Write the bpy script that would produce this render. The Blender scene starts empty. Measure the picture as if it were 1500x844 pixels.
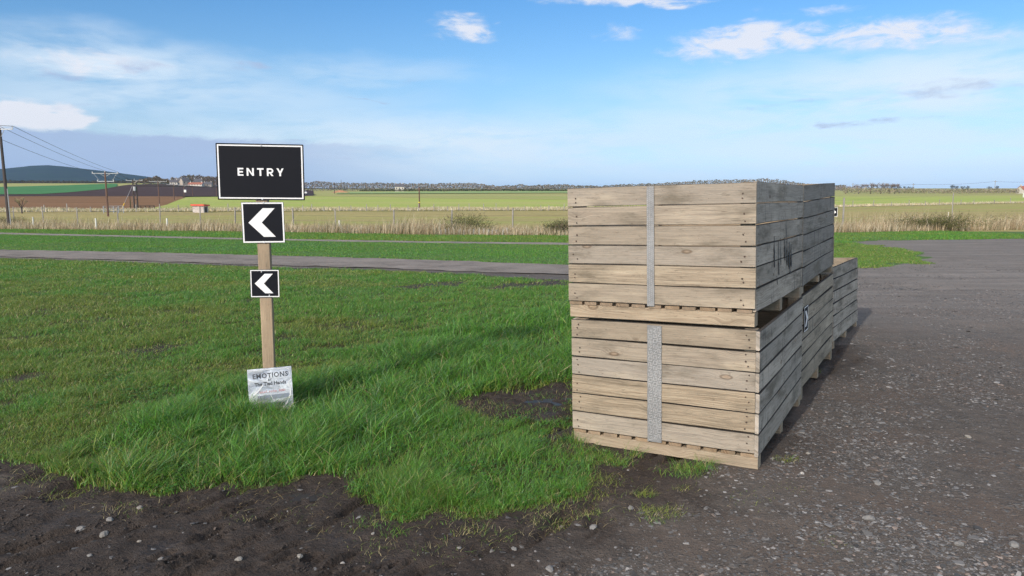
import bpy, math, random
import numpy as np
from math import radians, sin, cos, pi
rng = np.random.default_rng(7); random.seed(7)
C = bpy.context.scene.collection
SC = bpy.context.scene

HAZE = 4e-5
SKYSTR = 0.15
SKT0, SKT1, SKT2, SKT3, SKT4 = (.60, .88, 1.65), (.58, .73, 1.0), (.57, .78, .97), (.41, .73, 1.0), (2.0, 1.56, 1.2)   # air colour by elevation
CWHITE, CPUFF, CBANK, CGREY = (5.1, 5.95, 6.8), (5.7, 5.8, 6.3), (2.65, 3.45, 5.1), (2.8, 3.4, 4.9)
# ------------------------------------------------------------------ camera
F = 1083.0; HZ = 275.0; CH = 1.65; PITCH = math.atan((422-HZ)/F)
cam = bpy.data.cameras.new('camera'); co = bpy.data.objects.new('camera', cam); C.objects.link(co)
cam.sensor_width = 36; cam.lens = 36*F/1500; cam.clip_end = 30000; cam.clip_start = 0.05
co.location = (0, 0, CH); co.rotation_euler = (pi/2-PITCH, 0, 0)
SC.camera = co
SC.view_settings.view_transform = 'Standard'; SC.view_settings.look = 'None'
SC.view_settings.gamma = 1; SC.view_settings.exposure = 0.0
SC.cycles.use_denoising = True; SC.cycles.denoising_prefilter = 'NONE'
SC.cycles.max_bounces = 6; SC.cycles.transparent_max_bounces = 6; SC.cycles.volume_bounces = 0

# ------------------------------------------------------------------ sun + sky
SUN_EL = radians(27); SUN_AZ = radians(33.2)          # shadows run 32 deg right of +Y
sl = bpy.data.lights.new('sun', 'SUN'); sl.energy = 3.1; sl.angle = radians(0.5); sl.color = (1, .93, .83)
so = bpy.data.objects.new('sun', sl); C.objects.link(so)
so.rotation_euler = (pi/2-SUN_EL, 0, -SUN_AZ)        # light travels towards +Y, a little to +X
W = bpy.data.worlds.new('World'); SC.world = W; W.use_nodes = True
nt = W.node_tree; nt.nodes.clear(); L = nt.links
def N(tree, typ, **kw):
    n = tree.nodes.new(typ)
    for k, v in kw.items():
        if k.startswith('i_'):
            n.inputs[k[2:].replace('_', ' ')].default_value = v
        else: setattr(n, k, v)
    return n
def mth(tree, op, a, b=None, c=None, clamp=False):
    n = tree.nodes.new('ShaderNodeMath'); n.operation = op; n.use_clamp = clamp
    for i, v in enumerate((a, b, c)):
        if v is None: continue
        if isinstance(v, (int, float)): n.inputs[i].default_value = v
        else: tree.links.new(v, n.inputs[i])
    return n.outputs[0]
def mixc(tree, f, a, b, mode='MIX'):
    n = tree.nodes.new('ShaderNodeMix'); n.data_type = 'RGBA'; n.blend_type = mode
    for s, v in ((n.inputs[0], f), (n.inputs[6], a), (n.inputs[7], b)):
        if isinstance(v, (int, float)): s.default_value = v
        elif isinstance(v, (tuple, list)): s.default_value = (*v, 1) if len(v) == 3 else v
        else: tree.links.new(v, s)
    return n.outputs[2]
def ramp(tree, fac, pts, interp='LINEAR'):
    n = tree.nodes.new('ShaderNodeValToRGB'); n.color_ramp.interpolation = interp
    e = n.color_ramp.elements
    while len(e) < len(pts): e.new(.5)
    for q, (p, c) in zip(e, pts):
        q.position = p; q.color = (*c, 1) if isinstance(c, (tuple, list)) else (c, c, c, 1)
    tree.links.new(fac, n.inputs[0]); return n.outputs[0]
def smooth(tree, v, a, b):
    n = tree.nodes.new('ShaderNodeMapRange'); n.interpolation_type = 'SMOOTHSTEP'
    n.inputs[1].default_value = a; n.inputs[2].default_value = b
    tree.links.new(v, n.inputs[0]); return n.outputs[0]
sky = N(nt, 'ShaderNodeTexSky', sky_type='NISHITA', sun_disc=False, sun_elevation=SUN_EL,
        sun_rotation=pi+SUN_AZ, altitude=50, air_density=1.0, dust_density=.6, ozone_density=2.0)
tc = N(nt, 'ShaderNodeTexCoord'); sp = N(nt, 'ShaderNodeSeparateXYZ'); L.new(tc.outputs['Generated'], sp.inputs[0])
az = mth(nt, 'ARCTAN2', sp.outputs[0], sp.outputs[1]); el = mth(nt, 'ARCSINE', sp.outputs[2])
cb = N(nt, 'ShaderNodeCombineXYZ'); L.new(az, cb.inputs[0]); L.new(el, cb.inputs[1])
def azel(px, py):
    a, b = (px-750)/F, -(py-422)/F
    v = (a, cos(PITCH)+b*sin(PITCH), -sin(PITCH)+b*cos(PITCH)); n = math.sqrt(sum(q*q for q in v))
    return math.atan2(v[0], v[1]), math.asin(v[2]/n)
def noise(tree, vec, scale, detail=5, rough=.55, dist=0., dim='3D', w=None, out=0):
    n = N(tree, 'ShaderNodeTexNoise', noise_dimensions=dim)
    n.inputs['Scale'].default_value = scale; n.inputs['Detail'].default_value = detail
    n.inputs['Roughness'].default_value = rough; n.inputs['Distortion'].default_value = dist
    if vec is not None: tree.links.new(vec, n.inputs['Vector'])
    if w is not None: n.inputs['W'].default_value = w
    return n.outputs[out]
def vmul(tree, vec, xyz, add=(0, 0, 0)):
    n = N(tree, 'ShaderNodeVectorMath', operation='MULTIPLY_ADD'); tree.links.new(vec, n.inputs[0])
    n.inputs[1].default_value = xyz; n.inputs[2].default_value = add; return n.outputs[0]
wv = noise(nt, vmul(nt, cb.outputs[0], (6, 16, 1)), 1, 4, .6, out=1)
wofs = N(nt, 'ShaderNodeVectorMath', operation='MULTIPLY_ADD'); L.new(wv, wofs.inputs[0])
wofs.inputs[1].default_value = (.20, .055, 0); wofs.inputs[2].default_value = (-.10, -.0275, 0)
warp = N(nt, 'ShaderNodeVectorMath', operation='ADD'); L.new(cb.outputs[0], warp.inputs[0]); L.new(wofs.outputs[0], warp.inputs[1])
def blobs(lst):
    tot = None
    for px, py, rx, ry, w in lst:
        a, e = azel(px, py); sx, sy = F/rx, F/ry
        m = vmul(nt, warp.outputs[0], (sx, sy, 0), (-a*sx, -e*sy, 0))
        ln = N(nt, 'ShaderNodeVectorMath', operation='LENGTH'); L.new(m, ln.inputs[0])
        mr = N(nt, 'ShaderNodeMapRange', interpolation_type='SMOOTHSTEP'); L.new(ln.outputs['Value'], mr.inputs[0])
        mr.inputs[1].default_value = 0; mr.inputs[2].default_value = 1.5; mr.inputs[3].default_value = w; mr.inputs[4].default_value = 0
        tot = mr.outputs[0] if tot is None else mth(nt, 'MAXIMUM', tot, mr.outputs[0])
    return tot
skyc = mixc(nt, 1.0, sky.outputs[0], ramp(nt, el, [(0, SKT0), (.06, SKT1), (.14, SKT2), (.25, SKT3), (.45, SKT4)]), 'MULTIPLY')
skyc = mixc(nt, smooth(nt, sp.outputs[1], .35, -.5), skyc, mixc(nt, 1.0, skyc, (2.3, 1.95, 1.65), 'MULTIPLY'))   # brighter, warmer air on the sun's side
nS = noise(nt, vmul(nt, cb.outputs[0], (7, 34, 1)), 1, 7, .62, .3)
nP = noise(nt, vmul(nt, cb.outputs[0], (22, 60, 1), (3, 1, 0)), 1, 9, .66, .4)
veil = blobs([(620, 215, 560, 48, .95), (230, 140, 330, 40, .7), (1380, 130, 420, 55, 1), (1050, 190, 420, 42, .7), (1250, 215, 500, 60, .75), (700, 215, 420, 40, .6), (160, 92, 180, 36, 1), (430, 180, 250, 40, .5), (520, 105, 180, 22, .45)])
veil = mth(nt, 'MULTIPLY', veil, smooth(nt, nS, .22, .58))
puff = blobs([(40, 165, 80, 22, 2.4), (105, 172, 45, 12, 1.8), (672, 34, 64, 18, .95), (930, 2, 170, 9, 1.0), (1100, 58, 125, 24, 1.1), (1300, 48, 135, 27, 1.05), (1420, 60, 90, 18, .7), (1170, 14, 80, 10, .5), (900, 46, 60, 14, .5), (130, 84, 130, 20, .75)])
puff = mth(nt, 'MULTIPLY', smooth(nt, mth(nt, 'MULTIPLY', puff, mth(nt, 'MULTIPLY_ADD', nP, 2.3, -.38)), .20, .80), .88)
grey = blobs([(212, 91, 48, 12, 1), (90, 104, 42, 10, .9), (352, 96, 36, 10, .9), (600, 122, 36, 9, .5), (1190, 150, 120, 10, .6), (1400, 133, 140, 13, .75), (1245, 185, 58, 8, 1), (1340, 178, 80, 7, .5), (440, 205, 26, 5, .8), (540, 147, 50, 4, .8), (470, 226, 130, 7, .5), (150, 152, 70, 6, .5)])
grey = smooth(nt, mth(nt, 'MULTIPLY', grey, mth(nt, 'MULTIPLY_ADD', nP, 1.7, -.15)), .25, .85)
# the slate coloured bank low on the left: crisp upper edge, thinning to the right and to the horizon
a0, e0 = azel(0, 181); a1, e1 = azel(420, 203)
edge = mth(nt, 'MULTIPLY_ADD', mth(nt, 'SUBTRACT', az, a0), (e1-e0)/(a1-a0), e0)
edge = mth(nt, 'MULTIPLY_ADD', mth(nt, 'SUBTRACT', nP, .5), .022, edge)
bank = smooth(nt, mth(nt, 'SUBTRACT', edge, el), 0, .008)
bank = mth(nt, 'MULTIPLY', bank, mth(nt, 'SUBTRACT', 1, smooth(nt, mth(nt, 'MULTIPLY_ADD', nS, .15, az), azel(400, 230)[0], azel(800, 250)[0])))
bank = mth(nt, 'MULTIPLY', bank, mth(nt, 'MULTIPLY_ADD', nS, .45, .62))
c1 = mixc(nt, mth(nt, 'MULTIPLY', veil, .92), skyc, CWHITE)
c2 = mixc(nt, bank, c1, CBANK)
c3 = mixc(nt, mth(nt, 'MULTIPLY', puff, mth(nt, 'SUBTRACT', 1, mth(nt,'MULTIPLY',bank,1.3), clamp=True)), c2, CPUFF)
c4 = mixc(nt, mth(nt, 'MULTIPLY', grey, .75), c3, CGREY)
bg = N(nt, 'ShaderNodeBackground'); bg.inputs[1].default_value = SKYSTR; L.new(c4, bg.inputs[0])
wo = N(nt, 'ShaderNodeOutputWorld'); L.new(bg.outputs[0], wo.inputs[0])

# ------------------------------------------------------------------ helpers
def srt(h):  # sRGB hex-ish tuple -> linear
    return tuple(((c/255)/12.92 if c/255 <= .04045 else ((c/255+.055)/1.055)**2.4) for c in h)
def mat(name):
    m = bpy.data.materials.new(name); m.use_nodes = True; t = m.node_tree; t.nodes.clear()
    o = N(t, 'ShaderNodeOutputMaterial'); b = N(t, 'ShaderNodeBsdfPrincipled'); t.links.new(b.outputs[0], o.inputs[0])
    return m, t, b, o
def put(t, sock, v):
    if isinstance(v, (int, float)): sock.default_value = v
    elif isinstance(v, tuple): sock.default_value = (*v, 1) if len(v) == 3 else v
    else: t.links.new(v, sock)
def attr(t, name, out='Fac'):
    n = N(t, 'ShaderNodeAttribute', attribute_name=name); return n.outputs[out]
def bump(t, h, strength, dist, norm=None):
    n = N(t, 'ShaderNodeBump'); n.inputs['Strength'].default_value = strength; n.inputs['Distance'].default_value = dist
    t.links.new(h, n.inputs['Height'])
    if norm is not None: t.links.new(norm, n.inputs['Normal'])
    return n.outputs[0]
def objco(t): return N(t, 'ShaderNodeTexCoord').outputs['Object']
def simple(name, col, rough=.7, var=.25, scale=20, metal=0, bmp=.1):
    m, t, b, o = mat(name); oc = objco(t)
    n = noise(t, oc, scale, 5, .65); n2 = noise(t, oc, scale*.13, 3)
    k = mth(t, 'ADD', mth(t, 'MULTIPLY_ADD', n, var*1.6, 1-var*.8), mth(t, 'MULTIPLY_ADD', n2, var*1.6, -var*.8))
    vm = N(t, 'ShaderNodeVectorMath', operation='SCALE'); vm.inputs[0].default_value = col[:3]; t.links.new(k, vm.inputs['Scale'])
    t.links.new(vm.outputs[0], b.inputs['Base Color']); b.inputs['Roughness'].default_value = rough; b.inputs['Metallic'].default_value = metal
    if bmp: t.links.new(bump(t, n, bmp, .01), b.inputs['Normal'])
    return m
def tag(o, label=None, cat=None, group=None, kind=None):
    if label: o['label'] = label
    if cat: o['category'] = cat
    if group: o['group'] = group
    if kind: o['kind'] = kind
    return o
def empty(name, loc=(0, 0, 0), rot=(0, 0, 0), parent=None):
    o = bpy.data.objects.new(name, None); C.objects.link(o); o.location = loc; o.rotation_euler = rot
    o.empty_display_size = .1
    if parent: o.parent = parent
    return o
def link(name, me, m=None, parent=None, loc=(0, 0, 0), rot=(0, 0, 0)):
    o = bpy.data.objects.new(name, me); C.objects.link(o)
    if m is not None and not me.materials: me.materials.append(m)
    if parent: o.parent = parent
    o.location = loc; o.rotation_euler = rot
    return o
def np_mesh(name, V, quads=None, tris=None, attrs=None, smoothf=False):
    """fast mesh: V (n,3), quads (q,4), tris (t,3); attrs {name: (n,) or (n,3)}"""
    me = bpy.data.meshes.new(name); V = np.asarray(V, np.float32)
    q = np.asarray(quads if quads is not None else np.zeros((0, 4)), np.int32); t = np.asarray(tris if tris is not None else np.zeros((0, 3)), np.int32)
    me.vertices.add(len(V)); me.vertices.foreach_set('co', V.ravel())
    me.loops.add(q.size+t.size); me.loops.foreach_set('vertex_index', np.concatenate([q.ravel(), t.ravel()]))
    me.polygons.add(len(q)+len(t))
    st = np.concatenate([np.arange(len(q))*4, q.size+np.arange(len(t))*3]).astype(np.int32)
    me.polygons.foreach_set('loop_start', st)
    me.polygons.foreach_set('use_smooth', np.full(len(st), smoothf))
    for k, a in (attrs or {}).items():
        a = np.asarray(a, np.float32)
        if a.ndim == 1:
            at = me.attributes.new(k, 'FLOAT', 'POINT'); at.data.foreach_set('value', a)
        else:
            at = me.attributes.new(k, 'FLOAT_VECTOR', 'POINT'); at.data.foreach_set('vector', a.ravel())
    me.update(); me.validate(); return me
class MB:
    """collects chamfered planks, boxes, tubes and polygons into one mesh"""
    def __init__(s): s.v = []; s.f = []; s.gc = []; s.mi = []; s.cur = 0
    def add(s, vs, fs, gc=None):
        b = len(s.v); s.v += [tuple(v) for v in vs]; s.f += [tuple(i+b for i in f) for f in fs]; s.mi += [s.cur]*len(fs)
        s.gc += gc if gc is not None else [(v[0], v[1], v[2]) for v in vs]
    def plank(s, o, a, u, w, length, width, thick, ch=.002, seg=8, jit=.0012, r=None, emi=0, cmi=0):
        """o corner, a/u/w unit axes (along, across, thickness)"""
        r = random.random() if r is None else r
        o, a, u, w = (np.array(q, float) for q in (o, a, u, w)); vs = []; gc = []; fs = []
        prof = [(ch, 0), (width-ch, 0), (width, ch), (width, thick-ch), (width-ch, thick), (ch, thick), (0, thick-ch), (0, ch)]
        ph = random.uniform(0, 9); ao = random.uniform(0, 50); bow = random.uniform(-1, 1)*jit*1.6
        for i in range(seg+1):
            x = length*i/seg; e0 = (sin(x*5+ph)*jit + bow*sin(pi*i/seg)); e1 = sin(x*4.1+ph*2)*jit; e2 = sin(x*3+ph*3)*jit*.8
            for (p, q) in prof:
                pp = p + (e0 if p < width/2 else e1); qq = q+e2
                vs.append(o+a*x+u*pp+w*qq); gc.append((x+ao, p+r*3.7+(q*.6), r))
        for i in range(seg):
            for k in range(8):
                fs.append((i*8+k, i*8+(k+1) % 8, (i+1)*8+(k+1) % 8, (i+1)*8+k))
        fs.append(tuple(range(7, -1, -1))); fs.append(tuple(seg*8+k for k in range(8)))
        s.add(vs, fs, gc)
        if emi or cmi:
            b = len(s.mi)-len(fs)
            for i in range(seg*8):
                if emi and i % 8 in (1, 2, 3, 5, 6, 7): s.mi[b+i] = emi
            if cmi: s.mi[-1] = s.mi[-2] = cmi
    def box(s, lo, hi, r=None):
        x0, y0, z0 = lo; x1, y1, z1 = hi; r = random.random() if r is None else r
        vs = [(x, y, z) for z in (z0, z1) for y in (y0, y1) for x in (x0, x1)]
        s.add(vs, [(0, 2, 3, 1), (4, 5, 7, 6), (0, 1, 5, 4), (2, 6, 7, 3), (0, 4, 6, 2), (1, 3, 7, 5)], [(v[0], v[1]+v[2]+r*3, r) for v in vs])
    def tube(s, p0, p1, r0, r1, n=8, cap=True):
        p0 = np.array(p0, float); p1 = np.array(p1, float); d = p1-p0; ln = np.linalg.norm(d)
        if ln < 1e-9: return
        d /= ln
        t = np.array((1, 0, 0) if abs(d[0]) < .8 else (0, 1, 0), float); a = np.cross(d, t); a /= np.linalg.norm(a); b = np.cross(d, a)
        vs = [p0+(a*cos(2*pi*k/n)+b*sin(2*pi*k/n))*r0 for k in range(n)]+[p1+(a*cos(2*pi*k/n)+b*sin(2*pi*k/n))*r1 for k in range(n)]
        fs = [(k, (k+1) % n, n+(k+1) % n, n+k) for k in range(n)]
        if cap: fs += [tuple(range(n-1, -1, -1)), tuple(range(n, 2*n))]
        s.add(vs, fs)
    def poly(s, pts2, z0, z1, axes=((1, 0, 0), (0, 0, 1), (0, -1, 0)), o=(0, 0, 0)):
        """extrude a 2D outline: axes = (u, v, normal)"""
        u, v, w = (np.array(q, float) for q in axes); o = np.array(o, float); n = len(pts2)
        vs = [o+u*p[0]+v*p[1]+w*z0 for p in pts2]+[o+u*p[0]+v*p[1]+w*z1 for p in pts2]
        s.add(vs, [tuple(range(n-1, -1, -1)), tuple(range(n, 2*n))]+[(k, (k+1) % n, n+(k+1) % n, n+k) for k in range(n)])
    def build(s, name, m, parent=None, loc=(0, 0, 0), rot=(0, 0, 0), more=()):
        me = bpy.data.meshes.new(name); me.from_pydata(s.v, [], s.f); me.materials.append(m); [me.materials.append(q) for q in more]; me.polygons.foreach_set('material_index', s.mi)
        a = me.attributes.new('gc', 'FLOAT_VECTOR', 'POINT'); a.data.foreach_set('vector', np.array(s.gc, np.float32).ravel())
        me.update()
        import bmesh
        bm = bmesh.new(); bm.from_mesh(me); bmesh.ops.recalc_face_normals(bm, faces=bm.faces); bm.to_mesh(me); bm.free()
        return link(name, me, None, parent, loc, rot)
# value noise for placing things
def vn(x, y, seed=0):
    xi = np.floor(x).astype(np.int64); yi = np.floor(y).astype(np.int64); fx = x-xi; fy = y-yi
    fx = fx*fx*(3-2*fx); fy = fy*fy*(3-2*fy)
    def h(a, b):
        n = (a*374761393+b*668265263+seed*974634777) & 0xffffffff
        n = ((n ^ (n >> 13))*1274126177) & 0xffffffff
        return ((n ^ (n >> 16)) & 0xffff)/65535.
    return (h(xi, yi)*(1-fx)+h(xi+1, yi)*fx)*(1-fy)+(h(xi, yi+1)*(1-fx)+h(xi+1, yi+1)*fx)*fy
def fbm(x, y, seed=0, o=4):
    x = np.asarray(x, float); y = np.asarray(y, float); s = 0; a = .5; t = 0
    for k in range(o):
        s = s+a*vn(x*2**k+k*13.7, y*2**k-k*7.3, seed+k); t += a; a *= .5
    return s/t
def sstep(a, b, x):
    t = np.clip((x-a)/(b-a), 0, 1); return t*t*(3-2*t)
# ------------------------------------------------------------------ the lie of the land
PY = [-50, 0, 9, 20, 40, 70, 110, 160, 1000, 13000]; PZ = [0, 0, 0, -.22, -.78, -1.9, -2.95, -3.1, -3.1, -9]
def T(x, y):
    x = np.asarray(x, float); y = np.asarray(y, float)
    z = np.interp(y, PY, PZ)
    u = x/np.maximum(y, 1)
    z = z + 11.5*sstep(380, 1150, y)*sstep(-.27, -.50, u)
    return z
def ray(px, py):
    a, b = (px-750)/F, -(py-422)/F
    return np.array((a, cos(PITCH)+b*sin(PITCH), -sin(PITCH)+b*cos(PITCH)))
def G(px, py, ymax=1500):
    """the point of the terrain seen at a spot of the photo's frame (1500 x 844)"""
    d = ray(px, py); t = np.concatenate([np.linspace(2, 60, 4000), np.geomspace(60, ymax, 6000)])
    X = d[0]*t; Y = d[1]*t; Z = CH+d[2]*t; g = T(X, Y)
    i = np.argmax(Z < g) if (Z < g).any() else len(t)-1
    return float(X[i]), float(Y[i]), float(g[i])
def micro(x, y):
    """small relief of the yard, the verge bank and the mud"""
    lx = (x-1.448)*.868-(y-4.166)*.497
    z = -.031*np.clip(-lx, 0, 1.25)*sstep(14, 7, y)
    z = z+.042*sstep(5.6, 7.8, y)*sstep(1.3, 2.8, x)*sstep(14, 10, y)
    nearbox = sstep(1.9, .9, np.maximum(np.abs(lx+.6)-.6, 0)*1.5)*sstep(3.3, 3.9, y)*sstep(11, 9.5, y)
    amp = 1-nearbox*.9
    z = z+amp*(.030*(fbm(x*1.1, y*1.1, 3)-.5)+.016*(fbm(x*5, y*5, 9)-.5)*sstep(12, 6, y))
    mud = mudmask(x, y)
    # tyre treads and scuffs running away to the right
    c = x*.80-y*.60; a = x*.60+y*.80
    ru = np.maximum(0, fbm(c*9+fbm(a*2, c*2, 5)*2, a*1.6, 21, 3)-.60)
    z = z-ru*.30*mud*sstep(-.1, .5, fbm(x*.9, y*.9, 31)-.25)
    for (gx, gy, ga, gl, gw, gd) in GROOVES:
        dx, dy = x-gx, y-gy; al = dx*cos(ga)+dy*sin(ga); ac = -dx*sin(ga)+dy*cos(ga)+al*al*.25
        e_ = sstep(gl, gl*.6, np.abs(al))
        z = z-e_*gd*np.exp(-(ac/gw)**2)+e_*gd*.45*np.exp(-((ac-2.1*gw)/gw)**2)
    z = z+(.034*(fbm(x*11, y*11, 12, 3)-.5)+.012*(fbm(x*28, y*28, 13, 2)-.5))*mud
    return z
GROOVES = []
def pin(poly, x, y):
    """signed distance, positive inside"""
    x = np.asarray(x, float); y = np.asarray(y, float); ins = np.zeros(x.shape, bool); d = np.full(x.shape, 1e9)
    n = len(poly)
    for i in range(n):
        x0, y0 = poly[i]; x1, y1 = poly[(i+1) % n]
        c = (y0 > y) != (y1 > y)
        if y1 != y0: ins ^= c & (x < (x1-x0)*(y-y0)/(y1-y0)+x0)
        ex, ey = x1-x0, y1-y0; t = np.clip(((x-x0)*ex+(y-y0)*ey)/(ex*ex+ey*ey+1e-12), 0, 1)
        d = np.minimum(d, np.hypot(x-x0-t*ex, y-y0-t*ey))
    return np.where(ins, d, -d)
def mkgrooves():
    r = random.Random(5)
    for (px, py, n_, sp) in [(300, 770, 5, 16), (410, 790, 7, 18), (330, 730, 4, 14), (250, 720, 4, 14), (480, 830, 5, 18), (240, 800, 4, 20), (385, 745, 4, 12), (560, 815, 4, 20)]:
        for k in range(n_):
            gx, gy, _ = G(px+k*sp*.9+r.uniform(-6, 6), py+k*4+r.uniform(-7, 7)); GROOVES.append((gx, gy, radians(r.uniform(52, 70)), r.uniform(.035, .13), r.uniform(.007, .014), r.uniform(.014, .032)))
def wp(lst): return [G(*p)[:2] for p in lst]
mkgrooves()
TRN = [(-250, 366), (0, 376), (200, 382), (380, 388), (600, 394), (832, 402.5), (1000, 409)]        # near edge of the track
TRF = [(-250, 359), (0, 366), (200, 369.5), (380, 374), (600, 380), (832, 388), (1000, 393)]
LAWN = wp([(-400, 352), (-250, 368), (0, 378.5), (200, 385), (380, 391), (600, 398), (840, 412), (900, 430)])+[(1.25, 6.3), (.38, 4.9)]+wp([(868, 652), (893, 664), (880, 690), (858, 705),
        (845, 722), (800, 735), (762, 742), (700, 752), (640, 757), (590, 752), (535, 738), (500, 722), (492, 700), (455, 694), (420, 706), (330, 704), (270, 706), (190, 706), (130, 698), (70, 690), (0, 668), (-150, 650), (-500, 560)])
TALL = wp([(110, 692), (150, 640), (240, 600), (360, 560), (440, 560), (560, 520), (680, 470), (790, 455), (880, 455)])+[(.7, 6)]+wp([(838, 560), (740, 570), (650, 600), (600, 640), (500, 690), (400, 706), (300, 706)])
TALL2 = wp([(520, 735), (560, 650), (640, 625), (800, 650), (840, 670), (830, 700), (700, 745)])
BARE = [wp([(652, 592), (700, 574), (770, 560), (838, 552), (838, 606), (780, 612), (720, 606)]),
        wp([(560, 421), (640, 413), (700, 411), (690, 418), (600, 425)]), wp([(680, 424), (740, 415), (800, 410), (840, 412), (832, 420), (740, 424)]),
        wp([(0, 549), (60, 541), (110, 537), (60, 552)]), wp([(190, 512), (230, 502), (275, 500), (230, 513)]), wp([(447, 505), (475, 501), (500, 503), (470, 509)]), wp([(405, 497), (430, 492), (440, 495), (420, 500)]),
        wp([(90, 585), (130, 578), (150, 582), (110, 592)]), wp([(0, 575), (40, 570), (60, 574), (10, 583)])]
def lawnmask(x, y):
    d = pin(LAWN, x, y)+(fbm(x*3.5, y*3.5, 40)-.5)*.42
    m = sstep(-.04, .10, d)
    for i, b in enumerate(BARE):
        k = pin(b, x, y)+(fbm(x*5, y*5, 50)-.5)*(.30 if i == 0 else .8)+(.07 if i == 0 else 0)
        m = m*(1-sstep(-.05, .2, k)*(1 if i == 0 else .85 if i < 3 else .6))
    return m
def mudmask(x, y):
    """1 on the dark mud in front of the grass and behind it by the crates, 0 on the stony yard"""
    a = (fbm(x*.9, y*.9, 60)-.5)*1.1
    m = sstep(.25, -.45, x*.75+(3.9-y)*.55-.85+a)*sstep(-3.6, -2.2, x+(fbm(x*1.3, y*1.3, 61)-.5)*1.2+(y-3)*.15)
    m = np.where(y > 7.5, m*.6*sstep(2.2, 1.2, x), m)
    return np.clip(m, 0, 1)
# ------------------------------------------------------------------ ground materials
def mat_yard():
    m, t, b, o = mat('yard_ground'); oc = objco(t)
    lawn = attr(t, 'lawn'); mud = attr(t, 'mud')
    nb = noise(t, oc, 1.3, 6, .6); nm = noise(t, oc, 9, 6, .65); nf = noise(t, oc, 60, 4, .7); nff = noise(t, oc, 210, 2, .6)
    # stones: two sizes of cell, a share of the cells is a pale chip
    def cells(scale, thr, seed):
        wv_ = N(t, 'ShaderNodeVectorMath', operation='ADD'); t.links.new(vmul(t, oc, (scale, scale*1.5, scale), (seed, 0, 0)), wv_.inputs[0])
        nn = noise(t, oc, scale*.8, 2, .5, out=1); t.links.new(vmul(t, nn, (.7, .7, .7)), wv_.inputs[1])
        v = N(t, 'ShaderNodeTexVoronoi', feature='F1'); t.links.new(wv_.outputs[0], v.inputs['Vector']); v.inputs['Scale'].default_value = 1
        s = N(t, 'ShaderNodeSeparateColor'); t.links.new(v.outputs['Color'], s.inputs[0])
        on = smooth(t, s.outputs[0], thr, thr+.03); edge_ = smooth(t, v.outputs['Distance'], .50, .32)
        return mth(t, 'MULTIPLY', on, edge_), s.outputs[1]
    s1, r1 = cells(42, .60, 0); s2, r2 = cells(95, .52, 7); s3, r3 = cells(19, .86, 3)
    dirt = ramp(t, nm, [(.28, (.058, .050, .043)), (.5, (.094, .082, .071)), (.72, (.135, .118, .102))])
    dirt = mixc(t, smooth(t, nb, .42, .68), dirt, (.115, .088, .070))
    dirt = mixc(t, mth(t, 'MULTIPLY', smooth(t, nff, .45, .75), .5), dirt, (.20, .185, .17))
    ston = ramp(t, r1, [(0, (.10, .096, .092)), (.6, (.17, .167, .162)), (1, (.26, .255, .245))])
    ston2 = ramp(t, r2, [(0, (.085, .078, .073)), (1, (.20, .19, .18))]); ston3 = ramp(t, r3, [(0, (.13, .125, .12)), (1, (.23, .225, .215))])
    patch = mth(t, 'MULTIPLY_ADD', smooth(t, noise(t, oc, 2.2, 5, .6), .36, .62), .75, .25)
    patch = mth(t, 'MULTIPLY', patch, mth(t, 'SUBTRACT', 1, mth(t, 'MULTIPLY', mud, .95)))
    c = mixc(t, mth(t, 'MULTIPLY', s2, patch), dirt, ston2); c = mixc(t, mth(t, 'MULTIPLY', s1, patch), c, ston); c = mixc(t, mth(t, 'MULTIPLY', s3, mth(t, 'MULTIPLY', patch, .7)), c, ston3)
    c = mixc(t, mth(t, 'MULTIPLY', smooth(t, N_sep_y(t, oc), 5.5, 12), .72), c, ramp(t, noise(t, vmul(t, oc, (.22, 1.3, 1)), 1, 6, .7), [(.3, (.17, .152, .135)), (.5, (.25, .229, .207)), (.7, (.33, .306, .28))]))
    mc = ramp(t, nm, [(.28, (.026, .020, .017)), (.5, (.042, .033, .028)), (.75, (.066, .053, .045))])
    mc = mixc(t, mth(t, 'MULTIPLY', s2, .16), mc, (.12, .11, .10))
    c = mixc(t, mth(t, 'MULTIPLY', mud, .93), c, mc)
    soil = ramp(t, nf, [(.3, (.035, .036, .016)), (.6, (.070, .075, .028)), (.8, (.13, .11, .05))])
    gfar = ramp(t, noise(t, oc, 6, 6, .7), [(.3, (.045, .11, .024)), (.5, (.08, .17, .033)), (.7, (.15, .21, .045))])
    soil = mixc(t, smooth(t, N_sep_y(t, oc), 9, 17), soil, gfar)
    lm = smooth(t, mth(t, 'ADD', lawn, mth(t, 'MULTIPLY_ADD', nm, .5, -.25)), .35, .65)
    c = mixc(t, lm, c, soil)
    t.links.new(c, b.inputs['Base Color'])
    # mud has a damp sheen in places
    wet = mth(t, 'MULTIPLY', mud, smooth(t, noise(t, oc, 2.6, 4, .6), .5, .72))
    t.links.new(mth(t, 'MULTIPLY_ADD', wet, -.38, .92), b.inputs['Roughness'])
    b.inputs['Specular IOR Level'].default_value = .3
    h = mth(t, 'ADD', mth(t, 'MULTIPLY', nf, .5), mth(t, 'MULTIPLY', mth(t, 'ADD', mth(t, 'ADD', s1, mth(t, 'MULTIPLY', s2, .5)), s3), patch))
    h = mth(t, 'ADD', h, mth(t, 'MULTIPLY', nm, 1.6))
    h = mth(t, 'ADD', h, mth(t, 'MULTIPLY', mth(t, 'MULTIPLY', noise(t, vmul(t, oc, (26, 40, 30)), 1, 5, .7), mud), 2.2))
    t.links.new(bump(t, h, 1.0, .013), b.inputs['Normal'])
    return m
def N_sep_y(t, v):
    s = N(t, 'ShaderNodeSeparateXYZ'); t.links.new(v, s.inputs[0]); return s.outputs[1]
M_yard = mat_yard()
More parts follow.
